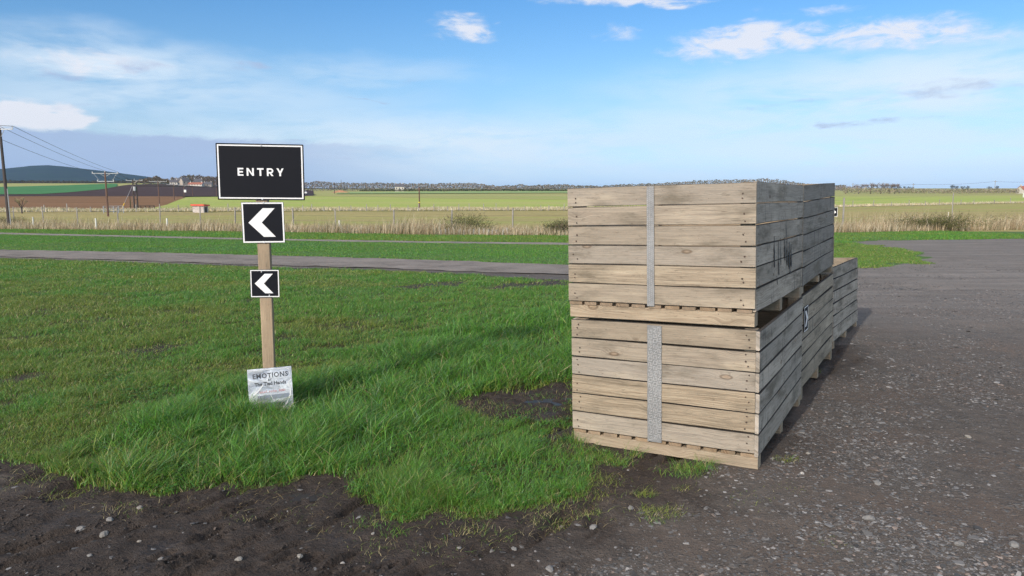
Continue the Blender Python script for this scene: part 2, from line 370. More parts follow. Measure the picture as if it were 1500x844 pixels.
def mat_track(name, k=1.0):
    m, t, b, o = mat(name); oc = objco(t)
    n = noise(t, oc, 1.2, 6, .7); n2 = noise(t, oc, 25, 4, .7)
    c = ramp(t, n, [(.3, (.11*k, .095*k, .080*k)), (.5, (.18*k, .157*k, .136*k)), (.7, (.24*k, .215*k, .188*k))])
    c = mixc(t, mth(t, 'MULTIPLY', smooth(t, n2, .55, .7), .6), c, (.33*k, .32*k, .30*k))
    t.links.new(c, b.inputs['Base Color']); b.inputs['Roughness'].default_value = .9
    t.links.new(bump(t, n2, .8, .02), b.inputs['Normal']); return m
def mat_field(name, c0, c1, c2=None, scale=(.05, .6), stripes=None, seed=0):
    """crop or soil with drilling lines; colour bands stretched along the drills"""
    m, t, b, o = mat(name); oc = objco(t)
    n = noise(t, vmul(t, oc, (scale[0], scale[1], .3), (seed, 0, 0)), 1, 6, .65); n2 = noise(t, vmul(t, oc, (.9, 1.6, 1)), 1, 5, .75)
    c = ramp(t, n, [(.36, c0), (.62, c1)])
    if c2: c = mixc(t, smooth(t, noise(t, vmul(t, oc, (.004, .05, .1), (seed*3, 5, 0)), 1, 6, .7), .46, .60), c, c2)
    k = mth(t, 'MULTIPLY_ADD', n2, 1.3, .35)
    vm = N(t, 'ShaderNodeVectorMath', operation='SCALE'); t.links.new(c, vm.inputs[0]); t.links.new(k, vm.inputs['Scale'])
    t.links.new(vm.outputs[0], b.inputs['Base Color']); b.inputs['Roughness'].default_value = .95; b.inputs['Specular IOR Level'].default_value = .1
    return m
# ------------------------------------------------------------------ near ground sheet
def axis(lo, hi, c, n, s):
    a = np.arcsinh((lo-c)/s); b = np.arcsinh((hi-c)/s); return c+s*np.sinh(np.linspace(a, b, n))
xs = axis(-75, 75, 0, 960, 1.3); ys = np.concatenate([np.linspace(-40, 1.5, 20)[:-1], 1.5+axis(0, 42, 1.2, 640, 1.3)])
X, Y = np.meshgrid(xs, ys); x = X.ravel(); y = Y.ravel()
TRNw, TRFw = wp(TRN), wp(TRF); TRACK = TRNw+TRFw[::-1]
FPN = wp([(-250, 334), (0, 343.5), (200, 348), (400, 352.5), (632, 356.5), (832, 359), (1000, 360)]); FPF = wp([(-250, 332), (0, 341), (200, 345.5), (400, 350), (632, 353.8), (832, 355.8), (1000, 357)])
YARDB = wp([(1236, 354), (1290, 352.5), (1360, 351.5), (1500, 350), (1800, 347), (2600, 345), (4200, 700), (1300, 900), (1150, 480), (1000, 411), (832, 405), (832, 388), (1000, 393), (1180, 396), (1262, 393), (1310, 390), (1345, 386), (1362, 378), (1352, 371), (1320, 365), (1280, 359)])
def verge(x, y):
    """grass beyond the near lawn: everything past the track that is not yard"""
    d = pin(YARDB, x, y)
    return np.where(y > 9, sstep(.25, -.25, d+(fbm(x*1.5, y*1.5, 77)-.5)*.9), 0)*np.where(pin(TRACK, x, y) > 0, 0, 1)
lm = np.maximum(lawnmask(x, y), verge(x, y)*sstep(-.3, .5, (y-np.interp(x, [p[0] for p in TRFw], [p[1] for p in TRFw]))))
z = T(x, y)+micro(x, y)*sstep(13, 9, y)
und = (pin(TRACK, x, y) > -.3) | (pin(FPN+FPF[::-1], x, y) > -.3)
z = z+np.where(y > 12.5, (fbm(x*.6, y*.6, 70)-.5)*.05*(~und), 0)-und*.012
nx, ny = len(xs), len(ys); idx = np.arange(nx*ny).reshape(ny, nx)
Q = np.stack([idx[:-1, :-1], idx[:-1, 1:], idx[1:, 1:], idx[1:, :-1]], -1).reshape(-1, 4)
me = np_mesh('ground', np.stack([x, y, z], 1), Q, attrs={'lawn': lm, 'mud': np.maximum(mudmask(x, y), (pin(LAWN, x, y) > -.1)*1.)}, smoothf=True)
tag(link('ground', me, M_yard), kind='structure')
def gz(x, y): return T(x, y)+micro(x, y)*sstep(13, 9, y)
def strip(name, A, B, m, lift, nu=260, nv=8, rel=.0):
    A = np.array(A); B = np.array(B)
    def rs(P):
        s = np.concatenate([[0], np.cumsum(np.hypot(*np.diff(P, axis=0).T))]); u = np.linspace(0, s[-1], nu)
        return np.stack([np.interp(u, s, P[:, 0]), np.interp(u, s, P[:, 1])], 1)
    a, b_ = rs(A), rs(B); w = np.linspace(0, 1, nv)[:, None, None]
    P = a[None]*(1-w)+b_[None]*w
    P[0, :, 1] -= (fbm(P[0, :, 0]*2.2, P[0, :, 1], 88)-.5)*.5; P[-1, :, 1] += (fbm(P[-1, :, 0]*2.2, P[-1, :, 1], 89)-.5)*.4
    x = P[..., 0].ravel(); y = P[..., 1].ravel(); z = T(x, y)+lift+(fbm(x*1.7, y*1.7, 71)-.5)*rel
    i = np.arange(nu*nv).reshape(nv, nu)
    return tag(link(name, np_mesh(name, np.stack([x, y, z], 1), np.stack([i[:-1, :-1], i[:-1, 1:], i[1:, 1:], i[1:, :-1]], -1).reshape(-1, 4), smoothf=True), m), kind='structure')
strip('track', TRNw, TRFw, mat_track('track_gravel', 1.15), .004, rel=.02)
strip('footpath', FPN, FPF, mat_track('path_gravel', 1.35), .006)
# ------------------------------------------------------------------ far land: one base sheet, fields laid on it
us = np.unique(np.concatenate([np.linspace(-4, -1, 30), np.linspace(-1, 1, 260), np.linspace(1, 4, 30)]))
def pu(px): return (px-750)/F*1.0091                                # x/y of a column of the frame at the horizon
def curve_y(lst):
    """polyline of frame points -> distance y as a function of u = x/y"""
    P = [G(*p) for p in lst]; u = np.array([p[0]/p[1] for p in P]); yy = np.log(np.array([p[1] for p in P])); o = np.argsort(u)
    return lambda q: np.exp(np.interp(q, u[o], yy[o]))
def patch(name, m, near, far, u0=-4, u1=4, lift=.15, nv=40, kind='structure', nu=None):
    u = us[(us >= u0) & (us <= u1)] if nu is None else np.linspace(u0, u1, nu)
    a = near(u) if callable(near) else np.full(len(u), float(near)); b_ = far(u) if callable(far) else np.full(len(u), float(far))
    w = np.linspace(0, 1, nv)[:, None]; YY = np.exp(np.log(a)[None]*(1-w)+np.log(b_)[None]*w); XX = YY*u[None]
    x = XX.ravel(); y = YY.ravel(); z = T(x, y)+lift; n = len(u); i = np.arange(n*nv).reshape(nv, n)
    return tag(link(name, np_mesh(name, np.stack([x, y, z], 1), np.stack([i[:-1, :-1], i[:-1, 1:], i[1:, 1:], i[1:, :-1]], -1).reshape(-1, 4), smoothf=True), m), kind=kind)
M_rough = mat_field('rough_pasture', (.30, .27, .105), (.42, .35, .16), (.33, .34, .11), (.1, .5))
M_green = mat_field('young_crop', (.29, .39, .085), (.40, .47, .12), (.42, .41, .16), (.02, .12), seed=2)
M_green2 = mat_field('winter_wheat', (.06, .19, .07), (.085, .24, .09), None, (.02, .1), seed=4)
M_dark = mat_field('dark_ploughed_soil', (.055, .036, .034), (.08, .054, .050), None, (.02, .1), seed=5)
M_brown = mat_field('brown_tilled_soil', (.19, .11, .055), (.25, .145, .075), None, (.02, .12), seed=6)
M_pale = mat_field('dead_grass_strip', (.38, .33, .20), (.55, .50, .34), (.24, .24, .09), (.3, .6), seed=8)
M_olive = mat_field('olive_crop', (.34, .34, .13), (.42, .38, .17), (.30, .37, .11), (.02, .1), seed=9)
patch('far_land', M_olive, 39, 12500, lift=-.25, nv=160)
patch('rough_field', M_rough, 41, curve_y([(-200, 311), (0, 311), (300, 310), (480, 309.5), (830, 308.5), (1100, 304), (1230, 303.5), (1400, 300), (1500, 297.5), (1700, 294)]), lift=-.02, nv=60)
sN = curve_y([(-200, 311), (0, 311), (300, 310), (480, 309.5), (830, 308.5), (1100, 304), (1230, 303.5), (1400, 300), (1500, 297.5), (1700, 294)])
sF = curve_y([(-200, 306.5), (0, 307), (300, 307.5), (480, 306.5), (830, 305.5), (1100, 302), (1230, 301.5), (1400, 298.5), (1500, 296.5), (1700, 293.5)])
patch('dead_grass_strip', M_pale, sN, sF, lift=.05, nv=8)
far1 = curve_y([(-300, 288), (230, 288), (275, 288.5), (440, 288), (480, 286)])
diag = curve_y([(200, 307.5), (222, 306), (245, 300.5), (262, 293.5), (275, 289), (440, 288), (520, 285.5), (640, 284.5), (830, 284.5), (1100, 282), (1230, 288), (1400, 287.5), (1600, 286)])
patch('brown_field', M_brown, sF, lambda q: np.minimum(far1(q), np.where(q > pu(222), np.inf, far1(q))), -4, pu(200), lift=.12)
patch('brown_field', M_brown, diag, far1, pu(200), pu(276), lift=.12, nu=60)
patch('green_field', M_green, sF, diag, pu(200), 4, lift=.12)
sb = curve_y([(440, 287.9), (560, 289), (640, 291), (830, 293), (1100, 291), (1232, 288.2)])
patch('stubble_band', M_olive, sb, lambda q: np.maximum(diag(q), sb(q)*1.002), pu(442), pu(1230), lift=.16)
dk = curve_y([(-300, 285), (0, 285.5), (60, 285), (100, 282.5), (150, 277.8), (185, 271.2), (250, 270), (440, 274), (500, 280), (520, 285)])
patch('dark_field', M_dark, far1, dk, -4, pu(470), lift=.2)
gf = curve_y([(-300, 275), (0, 274.3), (100, 271.8), (150, 270), (190, 269.2)])
patch('wheat_field', M_green2, dk, lambda q: np.maximum(gf(q), dk(q)*1.01), -4, pu(186), lift=.35)
gg = curve_y([(470, 284.2), (830, 282.8)]); gh = curve_y([(470, 281.8), (830, 279.6)])
patch('far_green_field', mat_field('pale_crop', (.24, .36, .13), (.32, .42, .18), None, (.02, .1), seed=12), gg, gh, pu(490), pu(1100), lift=.2)
# the hill on the skyline
hp = np.array([(-500, 268), (-250, 256), (-80, 253), (0, 250.5), (35, 247), (60, 244.4), (85, 243.6), (110, 246), (150, 250.5), (190, 255.5), (225, 259.5), (255, 264), (300, 272), (420, 276)], float)
hu = pu(np.linspace(-500, 420, 180)); crest = np.interp(np.linspace(-500, 420, 180), hp[:, 0], hp[:, 1])
D = 5200.; nv = 30; vs = []
for j in range(nv):
    t_ = j/(nv-1); dd = D-900+t_*1800; prof = np.sin(pi*t_)**.8
    xx = hu*dd; hh = ((HZ-crest)/F*D+CH)+10
    zz = -8+hh*prof*(1+.10*(fbm(hu*9+3, np.full_like(hu, j*.35), 90)-.5)*(1 if j != nv//2 else 1))
    vs.append(np.stack([xx, np.full_like(xx, dd), zz], 1))
i = np.arange(180*nv).reshape(nv, 180)
tag(link('hill', np_mesh('hill', np.concatenate(vs), np.stack([i[:-1, :-1], i[:-1, 1:], i[1:, 1:], i[1:, :-1]], -1).reshape(-1, 4), smoothf=True),
    mat_field('moorland', (.012, .034, .028), (.03, .055, .045), (.018, .028, .045), (.0012, .003), seed=3)), kind='structure')
# ------------------------------------------------------------------ wood
def mat_wood(name, light, mid, dark, greyk=.25, grime=.35, streak=0):
    m, t, b, o = mat(name)
    gcn = N(t, 'ShaderNodeAttribute', attribute_name='gc'); gc = gcn.outputs['Vector']
    sp_ = N(t, 'ShaderNodeSeparateXYZ'); t.links.new(gc, sp_.inputs[0])
    ax, cx, r = sp_.outputs[0], sp_.outputs[1], sp_.outputs[2]
    # knots pull the grain round themselves
    kv = N(t, 'ShaderNodeTexVoronoi', feature='F1'); t.links.new(vmul(t, gc, (3.6, 9.5, 23)), kv.inputs['Vector']); kv.inputs['Scale'].default_value = 1; kv.inputs['Randomness'].default_value = 1
    kd = kv.outputs['Distance']; pull = smooth(t, kd, .42, .0)
    ks = N(t, 'ShaderNodeSeparateColor'); t.links.new(kv.outputs['Color'], ks.inputs[0]); kon = smooth(t, ks.outputs[0], .45, .48)
    pull = mth(t, 'MULTIPLY', pull, kon)
    wav = noise(t, vmul(t, gc, (1.6, 5, 9)), 1, 3, .5)
    c2_ = mth(t, 'ADD', mth(t, 'ADD', cx, mth(t, 'MULTIPLY', pull, .034)), mth(t, 'MULTIPLY', wav, .045))
    cv = N(t, 'ShaderNodeCombineXYZ'); t.links.new(mth(t, 'MULTIPLY', ax, .9), cv.inputs[0]); t.links.new(mth(t, 'MULTIPLY', c2_, 95), cv.inputs[1]); t.links.new(mth(t, 'MULTIPLY', r, 31), cv.inputs[2])
    g1 = noise(t, cv.outputs[0], 1, 3, .55)
    cv2 = N(t, 'ShaderNodeCombineXYZ'); t.links.new(mth(t, 'MULTIPLY', ax, 6), cv2.inputs[0]); t.links.new(mth(t, 'MULTIPLY', c2_, 420), cv2.inputs[1]); t.links.new(mth(t, 'MULTIPLY', r, 31), cv2.inputs[2])
    g2 = noise(t, cv2.outputs[0], 1, 3, .6)
    rings = N(t, 'ShaderNodeMapRange'); t.links.new(mth(t, 'PINGPONG', mth(t, 'MULTIPLY', g1, 5.0), .5), rings.inputs[0]); rings.inputs[2].default_value = .5
    gr = mth(t, 'ADD', mth(t, 'MULTIPLY', rings.outputs[0], .42), mth(t, 'MULTIPLY', g2, .75))
    c = ramp(t, gr, [(.22, light), (.55, mid), (.95, dark)])
    # plank to plank difference
    pr = N(t, 'ShaderNodeTexWhiteNoise', noise_dimensions='1D'); t.links.new(mth(t, 'FLOOR', mth(t, 'MULTIPLY', r, 977)), pr.inputs['W'])
    pc = N(t, 'ShaderNodeSeparateColor'); t.links.new(pr.outputs['Color'], pc.inputs[0])
    c = mixc(t, mth(t, 'MULTIPLY', pc.outputs[0], .6), c, tuple(q*.70 for q in mid))
    c = mixc(t, mth(t, 'MULTIPLY', pc.outputs[1], greyk), c, (.30, .29, .27))
    # weathering blotches, grime, knots, fine dark checks
    bl = noise(t, vmul(t, gc, (2.4, 9, 12)), 1, 6, .65)
    c = mixc(t, mth(t, 'MULTIPLY', smooth(t, bl, .46, .70), grime), c, (.13, .112, .083))
    bl2 = noise(t, vmul(t, gc, (1.1, 5, 7), (9, 0, 0)), 1, 5, .6)
    c = mixc(t, mth(t, 'MULTIPLY', smooth(t, bl2, .52, .68), .35), c, tuple(min(1, q*1.25) for q in light))
    kn = mth(t, 'MULTIPLY', smooth(t, kd, .12, .06), kon); kr = mth(t, 'MULTIPLY', mth(t, 'MULTIPLY', smooth(t, kd, .17, .12), smooth(t, kd, .07, .11)), kon)
    c = mixc(t, mth(t, 'MULTIPLY', kr, .6), c, (.09, .055, .032)); c = mixc(t, mth(t, 'MULTIPLY', kn, .5), c, (.30, .20, .12))
    nl = noise(t, vmul(t, gc, (9, 30, 31)), 1, 5, .75); c = mixc(t, mth(t, 'MULTIPLY', smooth(t, nl, .56, .72), .45), c, (.10, .08, .055))
    if streak:
        st = noise(t, vmul(t, gc, (24, 3.5, 5)), 1, 4, .65); c = mixc(t, mth(t, 'MULTIPLY', smooth(t, st, .55, .68), mth(t, 'MULTIPLY', smooth(t, noise(t, vmul(t, gc, (3, 3, 9)), 1, 3, .5), .42, .6), streak)), c, (.05, .048, .046))
    chk = noise(t, vmul(t, gc, (14, 260, 31)), 1, 2, .5); c = mixc(t, mth(t, 'MULTIPLY', smooth(t, chk, .66, .74), .6), c, (.07, .05, .035))
    spk = noise(t, vmul(t, gc, (70, 110, 31)), 1, 2, .5); c = mixc(t, mth(t, 'MULTIPLY', smooth(t, spk, .70, .76), .6), c, (.06, .045, .035))
    t.links.new(c, b.inputs['Base Color']); b.inputs['Roughness'].default_value = .82; b.inputs['Specular IOR Level'].default_value = .22
    h = mth(t, 'ADD', gr, mth(t, 'MULTIPLY', smooth(t, chk, .74, .60), .8))
    t.links.new(bump(t, h, .35, .004), b.inputs['Normal'])
    return m
M_front = mat_wood('sawn_pine', (.47, .40, .295), (.35, .285, .20), (.12, .088, .056), .50, .72)
M_side = mat_wood('weathered_board', (.53, .47, .39), (.40, .35, .285), (.15, .13, .105), .30, .85, .8)
M_side2 = mat_wood('brownish_board', (.50, .43, .33), (.36, .305, .23), (.13, .11, .08), .15, .75, .6)
M_side3 = mat_wood('dark_weathered_board', (.38, .35, .30), (.27, .245, .21), (.10, .09, .075), .25, .85, .9)
M_pine = mat_wood('fresh_bearer', (.45, .37, .265), (.36, .29, .20), (.22, .16, .105), .2, .45)
M_slat = mat_wood('slat_wood', (.36, .26, .16), (.27, .19, .115), (.15, .10, .06), .2, .5)
M_in = mat_wood('inner_board', (.40, .33, .24), (.29, .235, .165), (.15, .12, .085), .3, .4)
M_nail = simple('rusty_nail', (.055, .035, .025), .7, .3, 80, 0)
M_zinc = simple('galvanised_plate', (.23, .235, .235), .55, .5, 45, .35, .3)
M_zincmid = simple('stamped_zinc_dull', (.40, .405, .405), .5, .4, 40, .2, .1)
M_zinclite = simple('stamped_zinc', (.66, .67, .68), .5, .2, 60, .2, .1)
M_seamshade = simple('seam_shade_edge', (.040, .033, .026), .9, .5, 30, 0, .2)  # near-black painted on board edges and end caps as the shade of the seams
M_black = simple('black_sign_face', (.008, .009, .013), .6, .15, 30, 0, 0)
M_black.node_tree.nodes['Principled BSDF'].inputs['Specular IOR Level'].default_value = .15
M_white = simple('white_sign_vinyl', (.80, .80, .79), .45, .06, 30, 0, 0)
M_paint = simple('tar_black_paint', (.018, .018, .02), .6, .3, 40, 0, .1)

Wd, Lg, SB = 1.2, 1.56, .022      # crate width, length, board thickness
def nail(mb, p, n, u, r=.0048):
    u = np.array(u, float); n = np.array(n, float); v = np.cross(n, u); p = np.array(p, float); mb.cur = 1
    vs = [p+n*.0012]+[p+(u*cos(2*pi*k/6)+v*sin(2*pi*k/6))*r*random.uniform(.8, 1.5) for k in range(6)]
    mb.add(vs, [(0, k+1, (k+1) % 6+1) for k in range(6)]); mb.cur = 0
def build_crate(name, label, P, seed, H=.835, zb=.095, strip=None, group='wooden potato crates stacked in a row', paint=False, Lg=1.56):
    random.seed(seed)
    x, y, z, a, b, c = P[:6]; e = empty(name, (x, y, z), (a, b, c)); tag(e, label, 'crate', group)
    n = 6; pitch = (H-zb)/n
    # bearers
    for yy in (0.0, Lg/2-.045, Lg-.09):
        m = MB(); m.plank((-Wd+.004, yy+(.009 if yy == 0 else 0), 0), (1, 0, 0), (0, 1, 0), (0, 0, 1), Wd-.008, .081, zb-.0245, seg=6); m.build('bearer', M_pine, e)
    m = MB(); k = 11; pw = Wd/k
    for i in range(k):
        w = pw-random.uniform(.017, .030)
        m.plank((-Wd+i*pw+random.uniform(0, .006), .001+random.uniform(0, .005), zb-.024), (0, 1, 0), (1, 0, 0), (0, 0, 1), Lg-.01, w, .020, seg=3)
    m.build('floor_slats', M_slat, e)
    mf = MB(); mbk = MB(); ml = MB(); mr = MB(); nh, nr = mf, mr
    for i in range(n):
        z0 = zb+i*pitch; hgt = pitch-random.uniform(.003, .0065)
        xl = -Wd+random.uniform(-.002, .003); xr = (-SB-.001 if z < .5 else .001)+random.uniform(-.002, .001)
        tilt = random.uniform(-.003, .003)
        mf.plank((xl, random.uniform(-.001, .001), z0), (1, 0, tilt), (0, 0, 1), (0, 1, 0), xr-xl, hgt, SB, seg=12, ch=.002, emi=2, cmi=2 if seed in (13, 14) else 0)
        mbk.plank((xl, Lg-SB, z0), (1, 0, 0), (0, 0, 1), (0, 1, 0), xr-xl, hgt, SB)
        # side boards run down past the floor slats
        sz = z0-(.020 if i == 0 else 0)
        tl = random.uniform(-.0025, .0025)
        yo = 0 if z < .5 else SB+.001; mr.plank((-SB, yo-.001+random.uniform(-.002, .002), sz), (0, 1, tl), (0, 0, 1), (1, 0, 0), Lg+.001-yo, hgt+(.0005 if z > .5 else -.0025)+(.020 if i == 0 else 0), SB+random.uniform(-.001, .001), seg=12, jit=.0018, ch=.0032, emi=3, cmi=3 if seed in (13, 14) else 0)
        ml.plank((-Wd, SB, z0), (0, 1, 0), (0, 0, 1), (1, 0, 0), Lg-2*SB, hgt, SB)
        for q in range(random.choice((2, 3, 3))):
            zz = z0+hgt*(.2+.3*q)+random.uniform(-.008, .008)
            nail(nh, (-.065+random.uniform(-.016, .01), -.0035, zz), (0, -1, 0), (1, 0, 0))
            if q < 2 or i % 2: nail(nh, (-Wd+.05+random.uniform(-.014, .018), -.0035, zz), (0, -1, 0), (1, 0, 0))
            nail(nr, (.0045, .05+random.uniform(-.015, .015), zz), (1, 0, 0), (0, 1, 0)); nail(nr, (.0045, Lg-.05+random.uniform(-.015, .015), zz), (1, 0, 0), (0, 1, 0))
            nail(nr, (.0045, Lg/2+random.uniform(-.02, .02), zz), (1, 0, 0), (0, 1, 0))
    mf.build('front_panel', M_front, e, more=(M_nail, M_seamshade)); mbk.build('back_panel', M_in, e); ml.build('side_panel', M_side, e); rp = None
    for (px_, py_) in ((-SB-.073, SB+.001), (-Wd+SB+.003, SB+.001), (-SB-.073, Lg-SB-.073), (-Wd+SB+.003, Lg-SB-.073)):
        m = MB(); m.plank((px_, py_, zb+.001), (0, 0, 1), (1, 0, 0), (0, 1, 0), H-zb-.006, .07, .07, ch=.004, seg=3); m.build('corner_post', M_in, e)
    if strip:
        cx, w, z0, z1, txt = strip; m = MB(); vs = []
        ns = 24
        for i in range(ns+1):
            zz = z0+(z1-z0)*i/ns; jx = random.uniform(-.001, .001); vs += [(cx-w/2+jx, -.0032, zz), (cx+w/2+jx, -.0032, zz), (cx-w/2+jx, -.0055, zz), (cx+w/2+jx, -.0055, zz)]
        fs = []
        for i in range(ns):
            q = i*4; fs += [(q+2, q+3, q+7, q+6), (q, q+2, q+6, q+4), (q+1, q+5, q+7, q+3)]
        fs += [(0, 1, 3, 2), (ns*4, ns*4+2, ns*4+3, ns*4+1)]
        m.add(vs, fs)
        # pressed teeth in rows
        m.cur = 1; rows = 0 if txt else int((z1-z0)/.0125); cols = int(w/.0105)
        for i in range(rows):
            for j in range(cols):
                if random.random() < .08: continue
                xx = cx-w/2+(j+.5)*w/cols; zz = z0+(i+.5)*.0125+(.003 if j % 2 else 0)
                m.box((xx-.0017, -.0062, zz-.0035), (xx+.0017, -.0054, zz+.0035))
        pl = m.build('nail_plate', M_zinc, e, more=(M_nailz if txt else M_nailz,))
        if txt:
            tm = MB(); ys_ = z0+.015; 
            for col_, off in ((-.27, 0.0), (.06, .011), (.36, .02)):
                zz = z0+.012+off
                seq = 'GN20'*40; si = int(off*100)
                while zz < z1-.03:
                    chs = stamp(seq[si % 4]); si += 1
                    for (ax_, ay_, bx_, by_) in chs:          # letters lie on their side, reading upwards
                        A = np.array((cx+col_*w+(-ay_)*.021+.011, zz+ax_*.027)); B_ = np.array((cx+col_*w+(-by_)*.021+.011, zz+bx_*.027))
                        d = B_-A; ln = np.linalg.norm(d); d = d/ln; nn = np.array((-d[1], d[0]))*.0016
                        pts = [A-nn, B_-nn, B_+nn, A+nn]
                        tm.poly([(p[0], p[1]) for p in pts], .0064, .0076)
                    zz += .034
            tm.build('stamped_letters', M_zincmid, pl)
    if paint:
        m = mr; m.cur = 2; DZ = -.11
        for (yy, z0, z1, w) in ((.50, .42, .62, .022), (.64, .36, .58, .02), (.70, .42, .60, .012), (.84, .44, .60, .03), (.92, .40, .58, .03), (1.0, .37, .56, .035), (1.07, .38, .54, .03), (.60, .30, .36, .012), (1.04, .33, .37, .02)):
            nseg = 9; L_ = []; R_ = []
            for i in range(nseg+1):
                q = i/nseg; zz = DZ+z0+(z1-z0)*q; ww = w*1.25*(.5+.5*sin(pi*min(1, q*1.3+.1)))*random.uniform(.55, 1.1); off = (q-.5)*-.03+random.uniform(-.004, .004)
                L_.append((yy+off-ww/2, zz)); R_.append((yy+off+ww/2, zz))
            m.poly(L_+R_[::-1], .0042, .0052, axes=((0, 1, 0), (0, 0, 1), (1, 0, 0)))
        m.cur = 0
    mr.build('side_panel', {13: M_side2, 14: M_side3}.get(seed, M_side), e, more=(M_nail, M_paint, M_seamshade))
    return e
M_nailz = simple('plate_tooth', (.33, .335, .335), .5, .3, 60, .3, 0)
def stamp(ch):
    return {'N': [(0, 0, 0, 1), (0, 1, .8, 0), (.8, 0, .8, 1)], '2': [(0, 1, .8, 1), (.8, 1, .8, .5), (.8, .5, 0, .5), (0, .5, 0, 0), (0, 0, .8, 0)],
            '0': [(0, 0, 0, 1), (0, 1, .8, 1), (.8, 1, .8, 0), (.8, 0, 0, 0)], 'G': [(.8, 1, 0, 1), (0, 1, 0, 0), (0, 0, .8, 0), (.8, 0, .8, .5), (.8, .5, .45, .5)]}[ch]
PA = (1.450, 4.172, 0, -.003, -.030, -.520)
PA2 = (1.412, 4.230, .843, -.011, -.034, -.536)
PB = (2.253, 5.597, .001, .012, -.041, -.546)
PB2 = (2.220, 5.607, .840, .016, -.034, -.545)
PC = (3.218, 7.255, .046, -.017, -.056, -.575)
build_crate('potato_crate', 'lower crate of the nearest stack, with a broad stamped metal strip on its front', PA, 11, .837, .095, strip=(-.632, .092, .082, .825, True))
build_crate('potato_crate', 'upper crate of the nearest stack, with a narrow metal strip and black side marks', PA2, 12, .847, .106, strip=(-.632, .047, .096, .838, False), paint=True)
build_crate('potato_crate', 'lower crate of the second stack, with the small arrow sign on its side', PB, 13, .828, .118, Lg=1.605)
build_crate('potato_crate', 'upper crate of the second stack, grey sided, right behind the nearest one', PB2, 14, .832, .078, Lg=1.605)
build_crate('potato_crate', 'single open wooden crate at the far end of the row with nothing stacked on it', PC, 15, .83, .095)
# ------------------------------------------------------------------ signs
AX = ((1, 0, 0), (0, 0, 1), (0, -1, 0))
def plate(parent, name, w, h, cz, y, m, t=.003, r=.006):
    mb = MB(); pts = []
    for (sx, sy, a0) in ((1, 1, 0), (-1, 1, 90), (-1, -1, 180), (1, -1, 270)):
        for k in range(4):
            a = radians(a0+k*30); pts.append((sx*(w/2-r)+cos(a)*r, sy*(h/2-r)+sin(a)*r))
    mb.poly(pts, 0, t, AX, (0, y, cz)); return mb.build(name, m, parent)
def frame(parent, name, w, h, b, inset, y, m):
    mb = MB(); W_, H_ = w/2-inset, h/2-inset
    for (x0, z0, x1, z1) in ((-W_, H_-b, W_, H_), (-W_, -H_, W_, -H_+b), (-W_, -H_+b, -W_+b, H_-b), (W_-b, -H_+b, W_, H_-b)):
        mb.box((x0, y-.0008, z0), (x1, y, z1))
    return mb.build(name, m, parent)
def letters(parent, name, text, size, thick, y, cz, m, gap=.28):
    mb = MB(); adv = 0; shapes = []
    def bar(a, b, w=None):
        w = w or thick; a = np.array(a, float); b = np.array(b, float); d = (b-a)/np.linalg.norm(b-a); n = np.array((-d[1], d[0]))*w/2
        return [tuple(a-n), tuple(b-n), tuple(b+n), tuple(a+n)]
    S = size; k = thick
    for ch in text:
        if ch == 'E': w = .72*S; P = [[(0, 0), (k, 0), (k, S), (0, S)]]+[[(k, z0), (w*(.92 if j == 1 else 1), z0), (w*(.92 if j == 1 else 1), z0+k*.84), (k, z0+k*.84)] for j, z0 in enumerate((0, (S-k*.84)/2, S-k*.84))]
        elif ch == 'N': w = .90*S; P = [[(0, 0), (k, 0), (k, S), (0, S)], [(w-k, 0), (w, 0), (w, S), (w-k, S)], [(k, S), (k, S-k*1.45), (w-k, 0), (w-k, k*1.45)]]
        elif ch == 'T': w = .82*S; P = [[(0, S-k*.9), (w, S-k*.9), (w, S), (0, S)], [(w/2-k/2, 0), (w/2+k/2, 0), (w/2+k/2, S-k*.9), (w/2-k/2, S-k*.9)]]
        elif ch == 'R':
            w = .82*S; P = [[(0, 0), (k, 0), (k, S), (0, S)]]; c0 = S*.665; ro = S*.335; ri = ro-k*.9
            P += [[(k, S-k*.9), (w-ro, S-k*.9), (w-ro, S), (k, S)], [(k, c0-ro), (w-ro, c0-ro), (w-ro, c0-ro+k*.9), (k, c0-ro+k*.9)]]
            for j in range(8):
                a_, b_ = radians(-90+j*22.5), radians(-90+(j+1)*22.5)
                P.append([(w-ro+cos(a_)*ri, c0+sin(a_)*ri), (w-ro+cos(a_)*ro, c0+sin(a_)*ro), (w-ro+cos(b_)*ro, c0+sin(b_)*ro), (w-ro+cos(b_)*ri, c0+sin(b_)*ri)])
            P.append([(w*.42, c0-ro), (w*.42+k*1.0, c0-ro), (w+k*.05, 0), (w-k*1.12, 0)])
        elif ch == 'Y': w = .90*S; P = [[(0, S), (k*1.12, S), (w/2+k*.5, S*.36), (w/2-k*.5, S*.36)], [(w-k*1.12, S), (w, S), (w/2+k*.5, S*.36), (w/2-k*.5, S*.36)], [(w/2-k/2, 0), (w/2+k/2, 0), (w/2+k/2, S*.42), (w/2-k/2, S*.42)]]
        for p in P: shapes.append([(q[0]+adv, q[1]) for q in p])
        adv += w+gap*S
    adv -= gap*S
    for j, p in enumerate(shapes): mb.poly([(q[0]-adv/2, q[1]-S/2) for q in p], 0, .0008+.00002*j, AX, (0, y, cz))
    return mb.build(name, m, parent)
def chevron(parent, s, y, m, flip=1, dx=0):
    """left-pointing chevron: s = height"""
    mb = MB(); w = s*.40; tip = -.54*s; pts = [(tip, 0), (tip+s*.5, s/2), (tip+s*.5+w, s/2), (tip+w*1.12, 0), (tip+s*.5+w, -s/2), (tip+s*.5, -s/2)]
    mb.poly([((p[0]+dx)*flip, p[1]) for p in pts], 0, .0009, AX, (0, y, 0)); return mb.build('chevron', m, parent)
